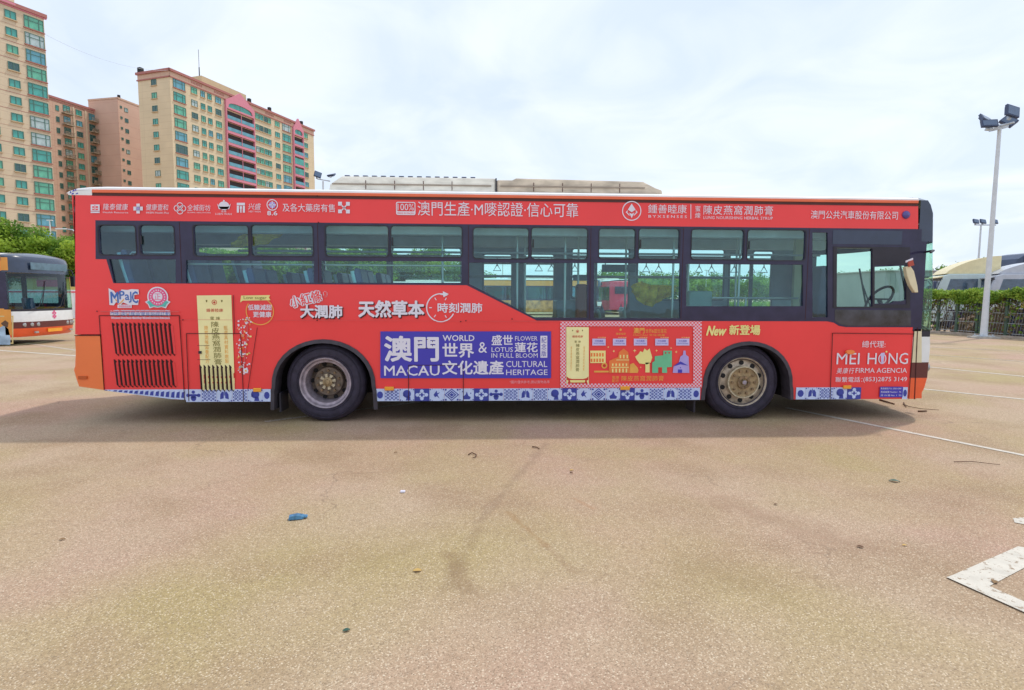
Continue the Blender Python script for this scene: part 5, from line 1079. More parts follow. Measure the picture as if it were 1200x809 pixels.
# middle block: balconied part and windowless pink core
A0, A1 = Wd(77, 142), Wd(137, 155); uA = (A1 - A0).normalized(); A00 = A0 - uA * 10
t2, L2 = block('apartment_block', 'salmon block with stacked cluttered balconies between the two yellow towers', A00, A1, 12, 47.9, FC3)
q = M(); q.box(0, L2, -.25, -.001, 47.45, 47.95); q.box(0, L2, -.1, -.001, 46.95, 47.15); q.build('cornice', TRIM, t2)
for xx in (10 + 4.3, 10 + 7.4): q = M(); q.box(xx, xx + .35, -.15, -.001, 0, 46.9); q.build('pilaster', FC1, t2)
BALM = mat('balcony_clutter', (.34, .27, .19), .8, var=.5, scale=2)
rb2 = random.Random(5)
for k in range(15):
    z = 45.85 - 2.6 * k
    bwin(t2, 10 + 5.85, z, 1.35, 1.2); bwin(t2, 10 + .6, z - .4, .6, 1.1, sill=False, weights=(1, 0, 0, 0, 5)); bwin(t2, 10 + 2.85, z + .1, 1.5, 1.3, sill=False)
    q = M(); q.box(11.4 + .2, 13.9, -1.0, -.002, z - 1.3, z - 1.05); [q.box(11.6 + i * .19, 11.64 + i * .19, -1.0, -.94, z - 1.05, z - .35) for i in range(12)]; q.box(11.6, 13.9, -1.0, -.94, z - .38, z - .32); q.box(11.8 + rb2.random(), 12.9, -.8, -.3, z - 1.05, z - .5); q.build('balcony', BALM, t2)
    bwin(t2, 10 + 9.8, z - .1, 2.7, 1.5, sill=False, weights=(1, 0, 1, 0, 3))
    q = M(); q.box(18.3, 21.9, -1.3, -.002, z - 1.35, z - 1.1); [q.box(18.3 + i * .24, 18.36 + i * .24, -1.3, -1.24, z - 1.1, z - .4) for i in range(15)]; q.box(18.3, 21.9, -1.3, -1.24, z - .45, z - .38)
    [q.box(a_, a_ + rb2.uniform(.3, .7), -1.15, -.4, z - 1.1, z - rb2.uniform(.2, .8)) for a_ in [18.5 + rb2.random() * 2.6 for _ in range(3)]]; q.build('balcony', BALM, t2)
B0, C1, B1 = Wd(149.5, 150), Wd(180, 158), Wd(128, 152.6)
t4, L4 = block('stair_tower_block', 'plain pink end block with one line of small windows beside the yellow block', B0, C1 + (C1 - B0) * .5, 9, 50.4, facade_mat('facade_salmon', (.62, .40, .30), (.54, .29, .22), 30, 2.6))
q = M(); q.box(-.1, L4, -.12, -.001, 50.1, 50.5); q.box(-.12, -.001, -.12, 9, 50.1, 50.5); q.build('cornice', FC3, t4); q = M(); q.tube([(1, .6, 50.4), (1, .6, 51.3)], .35, 10); q.build('roof_tank', DARK, t4)
for k in range(17):
    z = 48.0 - 2.6 * k; bwin(t4, .85, z + .3, .4, .45, sill=False, weights=(0, 0, 0, 0, 1)); bwin(t4, 2.35, z, .85, .85, sill=False, weights=(0, 0, 0, 1, 5))
# cable between the roofs
q = M(); pA, pB = bR + Vector((0, 0, 44.2)), c0 + Vector((0, 0, 49.6)); pm = []
for i in range(17): t = i / 16; v = pA.lerp(pB, t); v.z -= 3.2 * (1 - (2 * t - 1) ** 2) * .5; pm.append(v)
q.tube(pm, .022, 5); tag(q.build('overhead_cable', GALV), 'thin dark cable sagging across the sky between the towers', 'cable')

# ================================================================== TREES
def leaf_cloud(q, rnd, c, rad, n, s_, m=0, flat=.6, up=0):
    for _ in range(n):
        while True:
            d = Vector((rnd.gauss(0, 1), rnd.gauss(0, 1), rnd.gauss(0, 1)))
            if d.length > .1: break
        d.normalize(); rr = rnd.random() ** .38 * (1 + rnd.uniform(-.12, .16)); p = Vector((c[0] + d.x * rad[0] * rr, c[1] + d.y * rad[1] * rr, c[2] + d.z * rad[2] * rr))
        if p.z < up: continue
        nrm = (d * .7 + Vector((rnd.uniform(-1, 1), rnd.uniform(-1, 1), rnd.uniform(-.3, 1.2)))).normalized(); a = nrm.cross(Vector((rnd.uniform(-1, 1), rnd.uniform(-1, 1), rnd.uniform(-1, 1)))).normalized(); b = nrm.cross(a)
        k = s_ * rnd.uniform(.6, 1.4); q.add([p - a * k, p + b * k * flat, p + a * k, p - b * k * flat], [(0, 1, 2, 3)], m)
def make_tree(label, h, w_, seed, leaf=.125, n=8500, mats=None, group=None):
    rnd = random.Random(seed); r = thing('leafy_tree', label, 'tree', group=group)
    q = M(); q.tube([(0, 0, 0), (.05, .02, h * .2), (-.05, .05, h * .45)], .16 * h / 6, 8, r1=.09 * h / 6); th = h * .30
    lob = []
    for i in range(7):
        a = rnd.uniform(0, 2 * PI); rr = rnd.uniform(.15, .55) * w_; z = rnd.uniform(.48, .82) * h; lob.append((rr * math.cos(a), rr * math.sin(a), z)); q.tube([(0, 0, th), (rr * .5 * math.cos(a), rr * .5 * math.sin(a), (th + z) / 2 + .1), lob[-1]], .06 * h / 6, 6, r1=.02)
    lob += [(0, 0, h * .8), (0, 0, h * .6), (w_ * .4, 0, h * .42), (-w_ * .4, .1, h * .42)]; q.build('trunk', BARK, r)
    c = M()
    for l in lob: s_ = rnd.uniform(.28, .42) * w_; leaf_cloud(c, rnd, l, (s_ * 1.1, s_ * 1.1, s_ * .85), n // len(lob), leaf, 0 if rnd.random() < .6 else 1)
    for _ in range(16): a = rnd.uniform(0, 2 * PI); leaf_cloud(c, rnd, (w_ * .75 * math.cos(a) * rnd.random() ** .3, w_ * .75 * math.sin(a), rnd.uniform(.35, .9) * h), (.22 * w_, .22 * w_, .16 * w_), n // 60, leaf, rnd.randint(0, 1))
    c.build('crown', mats or [LEAFA, LEAFB], r); return r
TG = 'trees behind the parked bus at the left'
tA = make_tree('bright green tree rising at the left edge above the orange bus', 8.2, 3.6, 1); tA.location = Wd(8, 47)
tB = make_tree('darker bushy tree right above the orange bus windscreen', 7.2, 3.3, 2, mats=[LEAFB, LEAFA]); tB.location = Wd(48, 52); tB['group'] = TG; tA['group'] = TG
tC = make_tree('pale green tree touching the rear of the red bus', 6.6, 2.9, 3); tC.location = Wd(83, 48); tC['group'] = TG
dup(tB, Wd(-22, 50), 1.2, 'dark tree mostly cut off by the left edge'); 
TL = ['green tree hidden behind the %s of the red bus' % t for t in ('rear end', 'rearmost side window', 'engine cover', 'syrup banner')] + ['tall green tree seen through the second side window, %s' % t for t in ('at its left edge', 'left of its middle', 'in its middle', 'right of its middle', 'at its right edge')] + ['tall green tree seen through the third side window, %s' % t for t in ('at its left edge', 'left of its middle', 'in its middle', 'right of its middle', 'at its right edge')]
TG2 = 'trees seen through the bus windows'; rnd = random.Random(77); first = True
for i, (x_, dep, sc_, src) in enumerate([(118, 56, .9, tA), (150, 60, .95, tB), (185, 58, .9, tC), (222, 62, 1.0, tA), (255, 60, 1.0, tC), (290, 63, .95, tB), (322, 60, 1.0, tA), (352, 64, 1.05, tC), (385, 62, .95, tA), (412, 64, 1.0, tB), (440, 62, 1.0, tA), (472, 66, .95, tC), (505, 64, .9, tA), (535, 66, .8, tB)]):
    o = dup(src, Wd(x_, dep), i * 1.3, TL[i], (sc_,) * 3); o['group'] = TG2
tD = make_tree('low rounded green tree beyond the yard seen through the middle and front windows', 4.6, 3.0, 8, n=5000, leaf=.12, group='low trees beyond the yard')
spots = [(565, 72, .85), (590, 75, .8), (618, 70, .75), (650, 80, .8), (700, 80, 1.05), (722, 74, 1.1), (745, 72, 1.0), (768, 74, 1.0), (790, 70, .95), (812, 72, 1.0), (838, 72, .95), (862, 75, .85), (885, 72, 1.0), (905, 74, .9), (930, 76, .9), (960, 74, .9), (990, 72, 1.0), (1015, 74, 1.05), (1040, 78, 1.15), (1062, 80, 1.2)]
tD.location = Wd(*spots[0][:2])
TL2 = ['low green tree seen %s' % t for t in ('behind the thin white pole', 'right of the thin white pole', 'above the orange banded bus roof', 'left of the crimson bus', 'right of the crimson bus', 'beside the yellow cloth, on its left', 'right behind the yellow cloth', 'beside the yellow cloth, on its right', 'left of the second thin lamp pole', 'right of the second thin lamp pole', 'through the window above the New lettering', 'through the front door, left half', 'through the front door, right half', 'behind the cab wall', 'behind the driver seat', 'through the driver window, left pane', 'through the driver window, above the pane divider', 'above the blue container', 'at the front pillar of the red bus')]
tD['label'] = 'low green tree seen through the diagonal window, leftmost of its row'
for i, (x_, dep, sc_) in enumerate(spots[1:]): dup(tD, Wd(x_, dep), i * 2.1, TL2[i], (sc_ * 1.15, sc_ * 1.15, sc_))
tE = make_tree('spreading green tree behind the grey shed roof, leftmost of the right-hand trees', 7.6, 4.4, 12, n=6500, leaf=.16); tE.location = Wd(1105, 92); tE.scale = (1, 1, .82)
o = dup(tE, Wd(1128, 90), 1.0, 'spreading green tree right behind the cream truck fairing', (1, 1, .95)); o = dup(tE, Wd(1150, 96), 2.2, 'taller green tree behind the small floodlight mast', (.8, .8, 1.08)); o = dup(tE, Wd(1082, 95), 4, 'low green tree just past the front corner of the red bus', (1, 1, .75))
# grass verge beyond the yard
q = M(); rnd = random.Random(21)
a_, b_ = Wd(-60, 44), Wd(1060, 66)
for i in range(9000):
    t = rnd.random(); c = a_.lerp(b_, t) + Vector((rnd.uniform(-1, 1), rnd.uniform(-1.5, 6), 0)); hh = rnd.uniform(.3, 1.1); a = rnd.uniform(0, PI); d = Vector((math.cos(a), math.sin(a), 0)) * rnd.uniform(.1, .25)
    q.add([c - d, c + d, c + d * .5 + Vector((0, 0, hh)), c - d * .6 + Vector((0, 0, hh * .8))], [(0, 1, 2, 3)], rnd.randint(0, 1))
o = q.build('verge_undergrowth', [LEAFH, LEAFB]); o['kind'] = 'stuff'; o['label'] = 'rough green undergrowth along the far edge of the yard'; o['category'] = 'undergrowth'

# ================================================================== RIGHT SIDE: SHED, FENCE, HEDGE, LORRIES, LAMPS
def rib_mat(name, col, sc_, axis=0):
    m = mat(name, col, .6, var=.08, scale=.6); return m
SHED = mat('shed_grey_sheet', (.40, .43, .48), .6, var=.08, scale=.5)
pA, pB = Wd(1036, 50), Wd(1131, 50); u = (pB - pA); sh = thing('storage_shed', 'plain pale grey metal shed beyond the hedge, between the red bus and the cream lorry', 'shed', pA, math.atan2(u.y, u.x)); Ls = u.length
zt = CAMH + 30 / 680 * 50
q = M(); q.box(0, Ls, 0, 9, 0, zt); [q.box(i * .42 + .05, i * .42 + .13, -.035, -.001, 0, zt - .1, 0) for i in range(int(Ls / .42))]; q.build('wall', SHED, sh)
q = M(); q.box(-.15, Ls + .15, -.2, 9.2, zt + .001, zt + .09); q.build('roof', mat('shed_roof', (.55, .57, .60), .6), sh)
p = Wd(1033, 58); r = thing('portable_cabin', 'bright blue metal container seen through the driver side window of the red bus', 'container', p, -.1)
q = M(); q.box(0, 1.7, 0, 4, .1, 3.3); [q.box(.05 + i * .2, .12 + i * .2, -.04, -.001, .2, 3.2) for i in range(8)]; q.build('body', mat('container_blue', (.03, .16, .55), .5), r); q = M(); q.box(-.05, 1.75, -.05, 4, 3.301, 3.4); q.build('roof', WHITE, r)
# fence line
f0, f1 = G(1075, 388.2), G(1230, 399.5); fu = (f1 - f0).normalized(); FLn = (f1 - f0).length; fn_ = Vector((-fu.y, fu.x, 0))
ang = math.atan2(fu.y, fu.x)
fe = thing('wire_fence', 'rusting wire fence smothered in dry creeper beneath the clipped hedge', 'fence', f0, ang)
def floc(pxx, off=0):
    r_ = ray(pxx, 394); q_ = CP; t_ = ((f0 - CP).cross(fu)).z / (Vector((r_.x, r_.y, 0)).cross(fu)).z; return ((CP + r_ * t_) - f0).dot(fu)
PG = mat('fence_post_green', (.07, .12, .09), .6, var=.3)
for xx in (1079, 1098, 1120, 1144, 1148, 1178, 1206):
    s_ = floc(xx); q = M(); q.box(s_ - .05, s_ + .05, -.04, .05, 0, 1.75); q.build('fence_post', PG, fe)
wm = M()
for z in (.15, .55, .95, 1.35, 1.7): wm.tube([(0, 0, z), (FLn, 0, z)], .010, 4)
for i in range(int(FLn / .12)): wm.tube([(i * .12, 0, .05), (i * .12 + .25, .0, 1.72)], .005, 3)
wm.build('wire_mesh', GALV, fe)
q = M(); rnd = random.Random(3)
for i in range(3600):
    s_ = rnd.uniform(0, FLn); z = rnd.random() ** .7 * 1.65; dens = .5 + .5 * math.sin(s_ * 2.3 + 1) * math.sin(s_ * .9)
    if rnd.random() > dens * (0.25 + z / 2): continue
    c = Vector((s_, rnd.uniform(-.12, .25), z)); a = Vector((rnd.gauss(0, 1), rnd.gauss(0, 1), rnd.gauss(0, 1))).normalized(); b = a.cross(Vector((rnd.gauss(0, 1), rnd.gauss(0, 1), rnd.gauss(0, 1)))).normalized(); k = rnd.uniform(.04, .09)
    q.add([c - a * k, c + b * k * .6, c + a * k, c - b * k * .6], [(0, 1, 2, 3)], 0 if rnd.random() < .72 else 1)
for i in range(60):
    s_ = rnd.uniform(0, FLn); q.tube([(s_, .0, 0), (s_ + rnd.uniform(-.3, .3), .1, .8), (s_ + rnd.uniform(-.6, .6), .05, 1.6)], .014, 4, 2)
o = q.build('creeper', [LEAFD, LEAFB, BARK], fe); o['kind'] = 'stuff'
q = M(); rnd = random.Random(13)
for i in range(15000):
    s_ = rnd.uniform(-.2, FLn); top = 1.79 + .06 * math.sin(s_ * 3) + .05 * math.sin(s_ * 7.3) + rnd.uniform(-.03, .09); lo = 1.42 + .12 * math.sin(s_ * 1.7) + .08 * math.sin(s_ * 5) - (.35 if rnd.random() < .06 else 0)
    z = rnd.uniform(lo, top); c = Vector((s_, rnd.uniform(-.34, .34), z)); a = Vector((rnd.gauss(0, 1), rnd.gauss(0, 1), rnd.gauss(0, .7))).normalized(); b = a.cross(Vector((rnd.gauss(0, 1), rnd.gauss(0, 1), rnd.gauss(0, 1)))).normalized(); k = rnd.uniform(.03, .065)
    q.add([c - a * k, c + b * k * .6, c + a * k, c - b * k * .6], [(0, 1, 2, 3)], 0 if rnd.random() < .75 else 1)
hg = thing('clipped_hedge', 'long flat topped bright green hedge running behind the tall lamp post', 'hedge', f0, ang)
o = q.build('foliage', [LEAFH, LEAFB], hg); o['kind'] = 'stuff'
q = M(); rnd = random.Random(2)
for i in range(14): s_ = i * FLn / 13; q.tube([(s_, .1, 0), (s_ + .1, .05, .8), (s_, .0, 1.5)], .03, 5, 0, r1=.015)
q.build('stem', BARK, hg)
# kerb of loose stones and the rubble behind
def lump(name, label, cat, c, sx, sy, sz, mt, seed, n=10, group=None):
    rnd = random.Random(seed); q = M(); vs = []; fs = []; m_ = 6
    for j in range(m_ + 1):
        for i in range(n):
            a = 2 * PI * i / n; f = math.cos(PI / 2 * j / m_); rr = f * (1 + rnd.uniform(-.18, .18)); vs.append((sx * rr * math.cos(a), sy * rr * math.sin(a), sz * math.sin(PI / 2 * j / m_) * (1 + rnd.uniform(-.1, .1))))
    for j in range(m_):
        for i in range(n): fs.append((j * n + i, j * n + (i + 1) % n, (j + 1) * n + (i + 1) % n, (j + 1) * n + i))
    q.add(vs, fs); o = q.build(name, mt); o.location = c; return tag(o, label, cat, group)
DIRT = mat('brown_rubble', (.20, .13, .085), .95, var=.4, scale=5, bump=.6, bscale=12); TAN = mat('tan_tarpaulin', (.62, .55, .36), .7, var=.1, bump=.3, bscale=4)
def bp_(pxx, off): return f0 + fu * floc(pxx) + fn_ * off
lump('earth_heap', 'brown heap of earth and rubble behind the fence near the red bus', 'earth heap', bp_(1112, 1.5), 1.0, .8, .85, DIRT, 1, 14)
lump('earth_heap', 'larger brown earth heap behind the fence just left of the lamp post', 'earth heap', bp_(1136, 1.6), .75, .9, 1.25, DIRT, 2, 14)
q = M(); q.prism([(0, .0), (1.15, 0), (1.15, 1.05), (.95, 1.12), (.1, 1.10), (0, .9)], 0, .9, 0); o = q.build('wheeled_bin', mat('dark_blue_plastic', (.03, .045, .12), .5), None, bevel=.03); o.location = bp_(1160, .9); o.rotation_euler.z = ang; tag(o, 'dark blue plastic bin behind the fence just right of the lamp post', 'bin')
cr = thing('covered_cart', 'low cart under a beige cover behind the fence at the right edge', 'cart', bp_(1170, .8), ang)
q = M(); q.prism([(.25, .62), (2.9, .62), (2.9, 1.35), (1.35, 1.32), (1.0, 1.15), (.3, .78)], 0, 1.4, 0); q.build('cover', TAN, cr, bevel=.05)
q = M(); q.box(.35, 2.8, .1, 1.3, .22, .60); q.build('body', mat('cart_purple_grey', (.16, .13, .20), .6), cr, bevel=.03)
for i, xx in enumerate((.9, 2.2)): q = M(); q.lathe([(.12, 0), (.2, -.01), (.22, .05), (.22, .18), (.001, .18)], xx, .22, 20, 0, .02); q.build('wheel', RUBBER, cr, smooth=40)
q = M(); q.box(.2, 1.1, .1, .6, .0, .45); o = q.build('yellow_crate', mat('crate_yellow', (.75, .50, .06), .6), None, bevel=.02); o.location = bp_(1168, 1.9) + Vector((0, 0, 1.05)); o.rotation_euler.z = ang
o['label'] = 'yellow plastic crate on top of the dark blue bin behind the hedge'; o['category'] = 'crate'; o.location = bp_(1161.5, 1.0) + Vector((0, 0, 1.13)); o.scale = (.7, 1, .7)
q = M(); q.prism([(0, 0), (FLn, 0), (FLn, .09), (0, .09)], -.14, .0, 0); o = q.build('kerb', mat('kerb_stone', (.42, .36, .30), .85, var=.25, scale=3, bump=.4)); o.location = f0 - fn_ * .15; o.rotation_euler.z = ang; o['kind'] = 'structure'
rnd = random.Random(8); q = M()
for i in range(300):
    c = f0 + fu * rnd.uniform(0, FLn) - fn_ * rnd.uniform(.3, 1.1); k = rnd.uniform(.015, .06); vs = [c + Vector((rnd.uniform(-k, k), rnd.uniform(-k, k), rnd.uniform(0, k))) for _ in range(6)]
    q.add([c + Vector((k, 0, .003)), c + Vector((0, k, .003)), c + Vector((-k, 0, .003)), c + Vector((0, -k, .003)), c + Vector((k * .2, 0, k * .8))], [(0, 1, 4), (1, 2, 4), (2, 3, 4), (3, 0, 4)])
o = q.build('scattered_stones', mat('loose_stone', (.36, .28, .20), .9, var=.4, scale=2)); o['kind'] = 'stuff'; o['label'] = 'loose stones and grit along the foot of the fence'; o['category'] = 'stones'
# lorries (local +x = forwards, placed facing left)
LORG = mat('lorry_glass', (.07, .11, .16), .1, var=.3, spec=.8)
def lorry(label, loc, rz, paint, fair, fz):
    r = thing('lorry', label, 'lorry', loc, rz)
    def P(name, q, mt, **k): return q.build(name, mt, r, **k)
    W_ = 2.4; cab = [(0, .9), (2.35, .9), (2.50, 1.3), (2.42, 1.75), (2.12, 2.62), (1.9, 2.70), (0, 2.70)]
    P('cab', M().prism(cab, 0, W_, 0), paint, bevel=.05)
    P('bumper', M().prism([(1.6, .35), (2.45, .35), (2.50, .9), (1.6, .9)], 0, W_, 0), paint, bevel=.04)
    for y_ in (-.012, W_ + .002):
        P('door_window', M().prism([(.75, 1.78), (2.02, 1.78), (1.86, 2.45), (.75, 2.45)], y_, y_ + .01, 0), LORG); P('rear_window', M().prism([(.10, 1.85), (.62, 1.85), (.62, 2.42), (.10, 2.42)], y_, y_ + .01, 0), LORG)
        P('door', M().prism([(.68, .95), (2.1, .95), (2.14, 1.72), (.68, 1.72)], y_ - .006 if y_ < 0 else y_, y_ + .012, 0), paint)
    q = M(); q.add([(2.43, .15, 1.80), (2.43, W_ - .15, 1.80), (2.16, W_ - .2, 2.55), (2.16, .2, 2.55)], [(0, 1, 2, 3)]); q.v = [(a + .012, b, c) for a, b, c in q.v]; P('windscreen', q, LORG)
    n = 14; q = M(); top = [(-.15, 2.72)] + [(2.05 - 2.2 * (i / n), 2.72 + (fz - 2.72) * math.sin(PI / 2 * (i / n)) ** .75) for i in range(n + 1)]
    P('roof_fairing', M().prism([(2.05, 2.705)] + top[1:] + [(-.15, 2.705)], .12, W_ - .12, 0), fair, bevel=.06)
    P('sun_visor', M().prism([(1.95, 2.58), (2.38, 2.50), (2.38, 2.54), (1.95, 2.66)], .1, W_ - .1, 0), fair)
    for y_, sg in ((-.05, -1), (W_ + .05, 1)):
        m_ = M().tube([(2.2, y_ - .0 * sg, 2.45), (2.55, y_ + .2 * sg, 2.42), (2.6, y_ + .25 * sg, 2.3)], .02, 6); a_ = P('mirror_arm', m_, BLACKP); m2 = M().box(2.5, 2.62, min(y_, y_ + .34 * sg), max(y_, y_ + .34 * sg), 1.9, 2.35); m2.build('mirror', LAMPB, a_, bevel=.04)
    P('front_mirror', M().tube([(2.2, .3, 2.6), (2.62, .2, 2.62), (2.78, .15, 2.50)], .045, 6), BLACKP)
    for xx in (1.55, -2.6, -3.9):
        for y_ in (0, W_ - .3):
            q = M(); s_ = 1; q.lathe([(.30, .02), (.34, 0), (.48, 0), (.52, .06), (.52, .26), (.48, .3), (.001, .3)], xx, .52, 28, 0, y_); w1 = P('wheel', q, RUBBER, smooth=40); q = M(); q.lathe([(.32, .01), (.18, .06), (.001, .05)], xx, .52, 20, 0, y_); q.build('rim', RIMM, w1, smooth=40)
    P('chassis', M().box(-5, 1.6, .8, 1.6, .55, .88), DARK); P('fuel_tank', M().box(-1.8, -.4, .05, .6, .4, .95), GALV, bevel=.05); return r
sc1 = (PI, )
def flip_loc(pxx, dep): return Wd(pxx, dep)
PALEG = mat('cab_pale_green', (.55, .66, .66), .4, var=.05); CREAMF = mat('fairing_cream', (.80, .70, .42), .45, var=.07); SILV = mat('cab_silver', (.50, .53, .60), .35, var=.08, coat=.3)
# facing left: nose at smaller px
la = lorry('cream and pale green lorry cab with humped roof fairing left of tall lamp post', Wd(1167, 28) - Matrix.Rotation(PI - .42, 3, 'Z') @ Vector((0, 2.4, 0)), PI - .42, PALEG, CREAMF, 3.55)
lb2 = lorry('silver lorry cab with a smooth high roof, at the right edge behind the hedge', Wd(1234, 26.3) - Matrix.Rotation(PI - .42, 3, 'Z') @ Vector((0, 2.4, 0)), PI - .42, SILV, SILV, 3.35)
lb2.scale = (1, 1, .98)
p = Wd(1187, 37); r = thing('curtain_trailer', 'dark blue curtain sided trailer with rounded top standing behind the two lorry cabs', 'trailer', p, -.1)
q = M(); q.prism([(0, 1.0), (9, 1.0), (9, 4.35), (1.3, 4.42), (.6, 4.3), (.15, 4.0), (0, 3.6)], 0, 2.5, 0); q.build('body', mat('trailer_blue', (.05, .075, .14), .5, var=.15, scale=2), r, bevel=.04)
for i in range(14): q = M(); q.box(.5 + i * .62, .54 + i * .62, -.03, -.001, 1.1, 4.1); q.build('strap', BLACKP, r)
q = M(); q.box(3.1, 3.25, -.06, -.031, 3.6, 3.95); q.build('marker', mat('marker_orange_red', (.6, .12, .06), .4), r)
for xx in (2, 3.3, 7): q = M(); q.lathe([(.30, .02), (.48, 0), (.52, .06), (.52, .26), (.001, .3)], xx, .52, 24, 0, .05); q.build('wheel', RUBBER, r, smooth=40)
# lamp posts
def head(r, c, az, tilt, w_=.42, h_=.36, roll=0):
    q = M(); q.box(-w_ / 2, w_ / 2, -.05, .05, -h_ / 2, h_ / 2, 0); q.box(-w_ / 2 + .04, w_ / 2 - .04, -.060, -.051, -h_ / 2 + .04, h_ / 2 - .04, 1); [q.box(-w_ / 2 + .05 + i * .07, -w_ / 2 + .075 + i * .07, .05, .11, -h_ / 2 + .04, h_ / 2 - .04, 0) for i in range(int(w_ / .08))]; q.box(-.05, .05, .06, .16, -h_ / 2 - .06, -h_ / 2 + .1, 2)
    Mx = Matrix.Translation(c) @ Matrix.Rotation(az, 4, 'Z') @ Matrix.Rotation(tilt, 4, 'X') @ Matrix.Rotation(roll, 4, 'Y'); q.v = [tuple(Mx @ Vector(v)) for v in q.v]; return q.build('floodlight', [LAMPB, LAMPG, GALV], r, bevel=.008)
post = G(1152.5, 396.5)
r = thing('floodlight_mast', 'tall galvanised lamp post with four tilted floodlights standing by the hedge', 'lamp post', post)
HZ = 7.80
q = M(); q.tube([(0, 0, .02), (0, 0, 2), (.02, 0, HZ)], .125, 16, 0, r1=.06); q.build('pole', mat('pole_white_grey', (.62, .66, .70), .45, var=.06), r, smooth=60)
q = M(); q.box(-.42, .42, -.3, .3, -.05, .07); q.build('concrete_base', mat('concrete', (.42, .40, .36), .85, var=.2, bump=.3), r, bevel=.02); q = M(); q.box(-.24, .24, -.24, .24, .075, .10); [q.tube([(a, b, .1), (a, b, .16)], .02, 6) for a in (-.19, .19) for b in (-.19, .19)]; q.build('base_plate', GALV, r)
q = M(); q.tube([(-.62, -.35, HZ - .12), (.62, .35, HZ + .30)], .035, 8); q.tube([(-.1, .5, HZ + .1), (.1, -.5, HZ + .1)], .035, 8); q.prism([(-.35, HZ - .1), (.3, HZ + .05), (.35, HZ + .22), (-.3, HZ + .1)], -.06, .06, 0); q.build('cross_arm', GALV, r)
head(r, (-.66, -.30, HZ + .10), -.2, -.35, .54, .28); head(r, (-.36, .20, HZ + .40), .4, -.7, .46, .38, .5); head(r, (.32, -.15, HZ + .60), .1, -.25, .52, .42, .25); head(r, (.58, .25, HZ + .36), -.4, -.5, .46, .40, .8)
p = Wd(1143.5, 48); r = thing('floodlight_mast', 'slim distant mast with three small square floodlights behind the cream lorry', 'lamp post', p)
q = M(); q.tube([(0, 0, 0), (0, 0, 7.45)], .10, 10, 0, r1=.06); q.build('pole', MATS['pole_white_grey'], r, smooth=60); q = M(); q.box(-.55, 1.25, -.04, .04, 7.40, 7.48); q.build('cross_arm', GALV, r)
for xx in (-.5, .1, 1.1): head(r, (xx, -.05, 7.72), .1, -.45, .48, .36, .15)
p = Wd(381.5, 42); r = thing('floodlight_mast', 'floodlight mast whose two dark lamps poke above the left end of the roof unit', 'lamp post', p)
q = M(); q.tube([(0, 0, 0), (0, 0, 9.55)], .10, 10, 0, r1=.06); q.build('pole', MATS['pole_white_grey'], r, smooth=60); q = M(); q.tube([(-.4, 0, 9.7), (.5, 0, 9.55)], .04, 6); q.build('cross_arm', GALV, r)
head(r, (-.33, -.1, 9.98), .5, -.3, .5, .42, .3); head(r, (.62, -.1, 9.97), -.5, -1.2, .5, .42, -.3)
for pxx, dep, hh, lab in ((589, 66, 5.3, 'thin white pole seen through the middle windows of the red bus'), (827, 70, 4.6, 'thin white lamp pole seen through the window above the yellow New lettering'), (63.5, 56, 8.4, 'thin white pole standing between the trees behind the orange bus')):
    r = thing('lamp_pole', lab, 'lamp post', Wd(pxx, dep)); q = M(); q.tube([(0, 0, 0), (0, 0, hh)], .09, 8, 0, r1=.05); q.build('pole', WHITE, r); q = M(); q.box(-.25, .25, -.08, .08, hh, hh + .08); q.build('lamp_head', WHITE, r)
r = thing('street_lamp', 'street lamp reaching out just left of the red bus rear corner', 'street lamp', Wd(93, 58)); q = M(); q.tube([(0, 0, 0), (0, 0, 7.4), (-.25, 0, 7.75), (-.9, 0, 7.85)], .08, 8, 0, r1=.04); q.build('pole', GALV, r, smooth=60); q = M(); q.box(-1.9, -.85, -.12, .12, 7.78, 7.90); q.build('lamp_head', WHITE, r, bevel=.03)
# hoarding and kiosk behind the orange bus
pA, pB = Wd(10, 36), Wd(112, 36); u = pB - pA; hd = thing('site_hoarding', 'low white wall with a red top rail seen through the orange bus windscreen', 'wall', pA, math.atan2(u.y, u.x))
for i in range(4): q = M(); w4 = u.length / 4; q.box(i * w4 + .01, (i + 1) * w4 - .01, 0, .08, 0, 1.75); q.build('panel', WHITE, hd)
q = M(); q.box(0, u.length, -.03, -.001, 1.58, 1.66); q.build('red_rail', MATS['crimson_body'], hd)
p = Wd(26, 46); r = thing('kiosk', 'small yellow hut with a red sign seen through the orange bus windscreen', 'hut', p); q = M(); q.box(0, 5.5, 0, 3, 0, 2.7); q.build('wall', mat('hut_yellow', (.75, .55, .18), .7), r); q = M(); q.box(1.2, 3.3, -.08, -.001, 2.05, 2.6); q.build('sign', MATS['crimson_body'], r); q = M(); q.box(-.2, 5.7, -.3, 3.2, 2.701, 2.8); q.build('roof', TRIM, r)

# ================================================================== LITTER ON THE GROUND
def twig(pts, r_, label, mt=BARK, cat='twig'):
    q = M(); P = [G(*p) + Vector((0, 0, .010 + .006 * (i % 2))) for i, p in enumerate(pts)]; q.tube(P, r_ * .75, 6, 0, r1=r_ * .5); return tag(q.build('twig', mt, None, smooth=60), label, cat)
TW = mat('dry_twig', (.13, .065, .035), .9, var=.3)
twig([(549, 534), (553, 532.5), (558, 534), (558, 537), (554, 538)], .008, 'small hook shaped brown twig on the asphalt in front of the blue banner', TW)
twig([(624, 524.8), (629, 526), (632, 527.3)], .009, 'short dark twig lying just outside the shadow of the bus', TW)
twig([(1031, 469.5), (1040, 472.5), (1048, 474.5)], .018, 'thick broken stick under the front corner of the red bus', TW)
twig([(1058, 474.5), (1066, 478), (1080, 480), (1100, 482)], .007, 'long thin dry twig beside the front bumper', TW)
twig([(1059, 472.5), (1060, 476), (1062, 478)], .009, 'stubby upright twig end beside the long thin twig', TW)
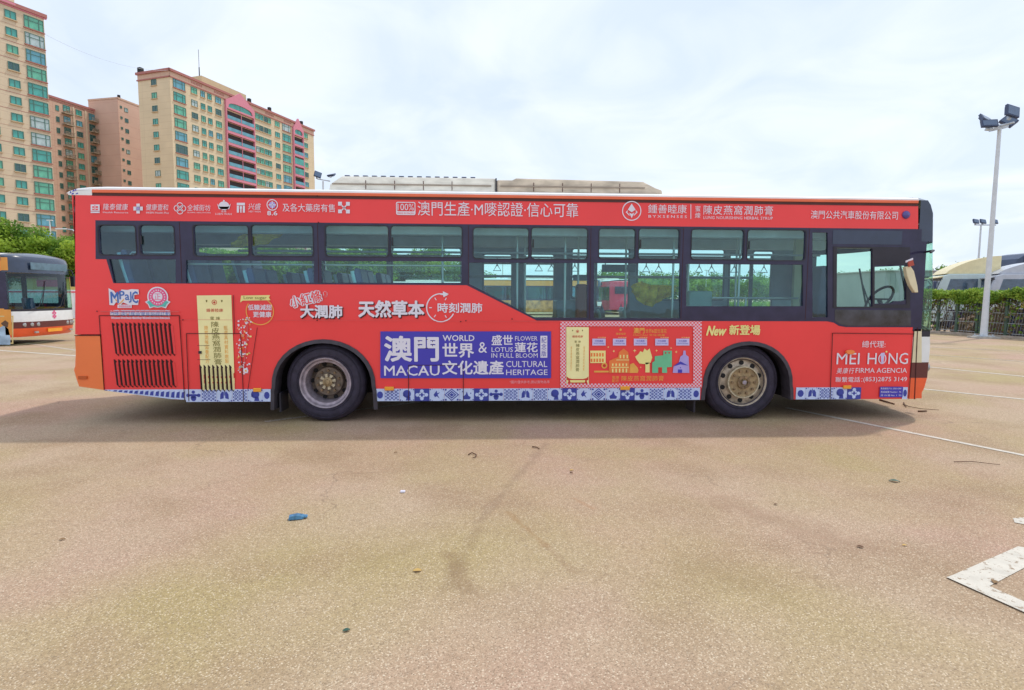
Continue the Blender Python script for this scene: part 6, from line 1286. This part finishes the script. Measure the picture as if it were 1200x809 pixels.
twig([(1076, 483), (1086, 483.2)], .018, 'short thick piece of bark in front of the bus', TW)
twig([(1118, 542.5), (1140, 543), (1172, 546)], .005, 'very thin long stem lying across the asphalt right of the bus', TW)
twig([(668, 555), (671, 556.5)], .007, 'tiny brown twig fragment in the middle of the yard', TW)
def leaf(pxx, py, l, label, mt, rz=0, name='fallen_leaf', cat='leaf'):
    q = M(); n = 6; vs = []; fs = []
    for i in range(n + 1):
        t = i / n; w_ = l * .3 * math.sin(PI * min(.98, max(.02, t))) + .001; x_ = (t - .5) * l; z_ = .004 + l * .10 * math.sin(t * 3.1)
        vs += [(x_, -w_, z_ + l * .06), (x_, 0, z_), (x_, w_, z_ + l * .09)]
        if i: b = 3 * i; fs += [(b - 3, b, b + 1, b - 2), (b - 2, b + 1, b + 2, b - 1)]
    q.add(vs, fs); o = q.build(name, mt, None, smooth=60); o.location = G(pxx, py); o.rotation_euler.z = rz; return tag(o, label, cat)
LG = mat('dark_green_leaf', (.03, .09, .06), .5); LB = mat('dry_brown_leaf', (.24, .14, .06), .8); LY = mat('yellow_leaf', (.55, .35, .10), .7)
leaf(1048, 565, .08, 'dark green leaf lying on the asphalt below the agency panel', LG, -.5); leaf(406, 740, .035, 'small green leaf near the bottom of the yard', LG, .3); leaf(73, 633, .035, 'small olive leaf at the left of the foreground', LB, .2)
leaf(1008, 642, .04, 'narrow dark brown leaf left of the white corner marking', TW, -.4); leaf(909, 592, .03, 'tiny brown speck of leaf in front of the front wheel', TW); leaf(464, 531, .04, 'small brown leaf near the shadow edge left of the twig', LB, .2)
leaf(489, 670, .05, 'pale curled yellow leaf beside the dark stain', LY, .1); leaf(1060, 640, .03, 'tiny yellowish leaf right of the narrow brown leaf', LY); leaf(1165, 683, .05, 'brown leaf beside the inner edge of the corner marking', LB, .8); leaf(670, 552, .04, 'orange brown leaf scrap in the middle of the yard', LY, .4)
q = M(); q.prism([(-.05, .004), (.05, .004), (.055, .022), (.01, .035), (-.045, .028)], -.025, .025, 0); q.prism([(.05, .01), (.075, .008), (.078, .02), (.05, .024)], -.018, .018, 0); o = q.build('plastic_wrapper', mat('wrapper_blue', (.07, .22, .38), .45, var=.4, scale=40), None, bevel=.005); o.location = G(347, 608.5); o.rotation_euler.z = .25; tag(o, 'crumpled blue plastic wrapper on the asphalt in the left foreground', 'wrapper')
q = M(); q.box(-.02, .02, -.015, .015, .002, .018); o = q.build('white_pebble', PRINTW, None, bevel=.006); o.location = G(472, 577.5); tag(o, 'tiny white pebble on the asphalt right of the blue wrapper', 'pebble')
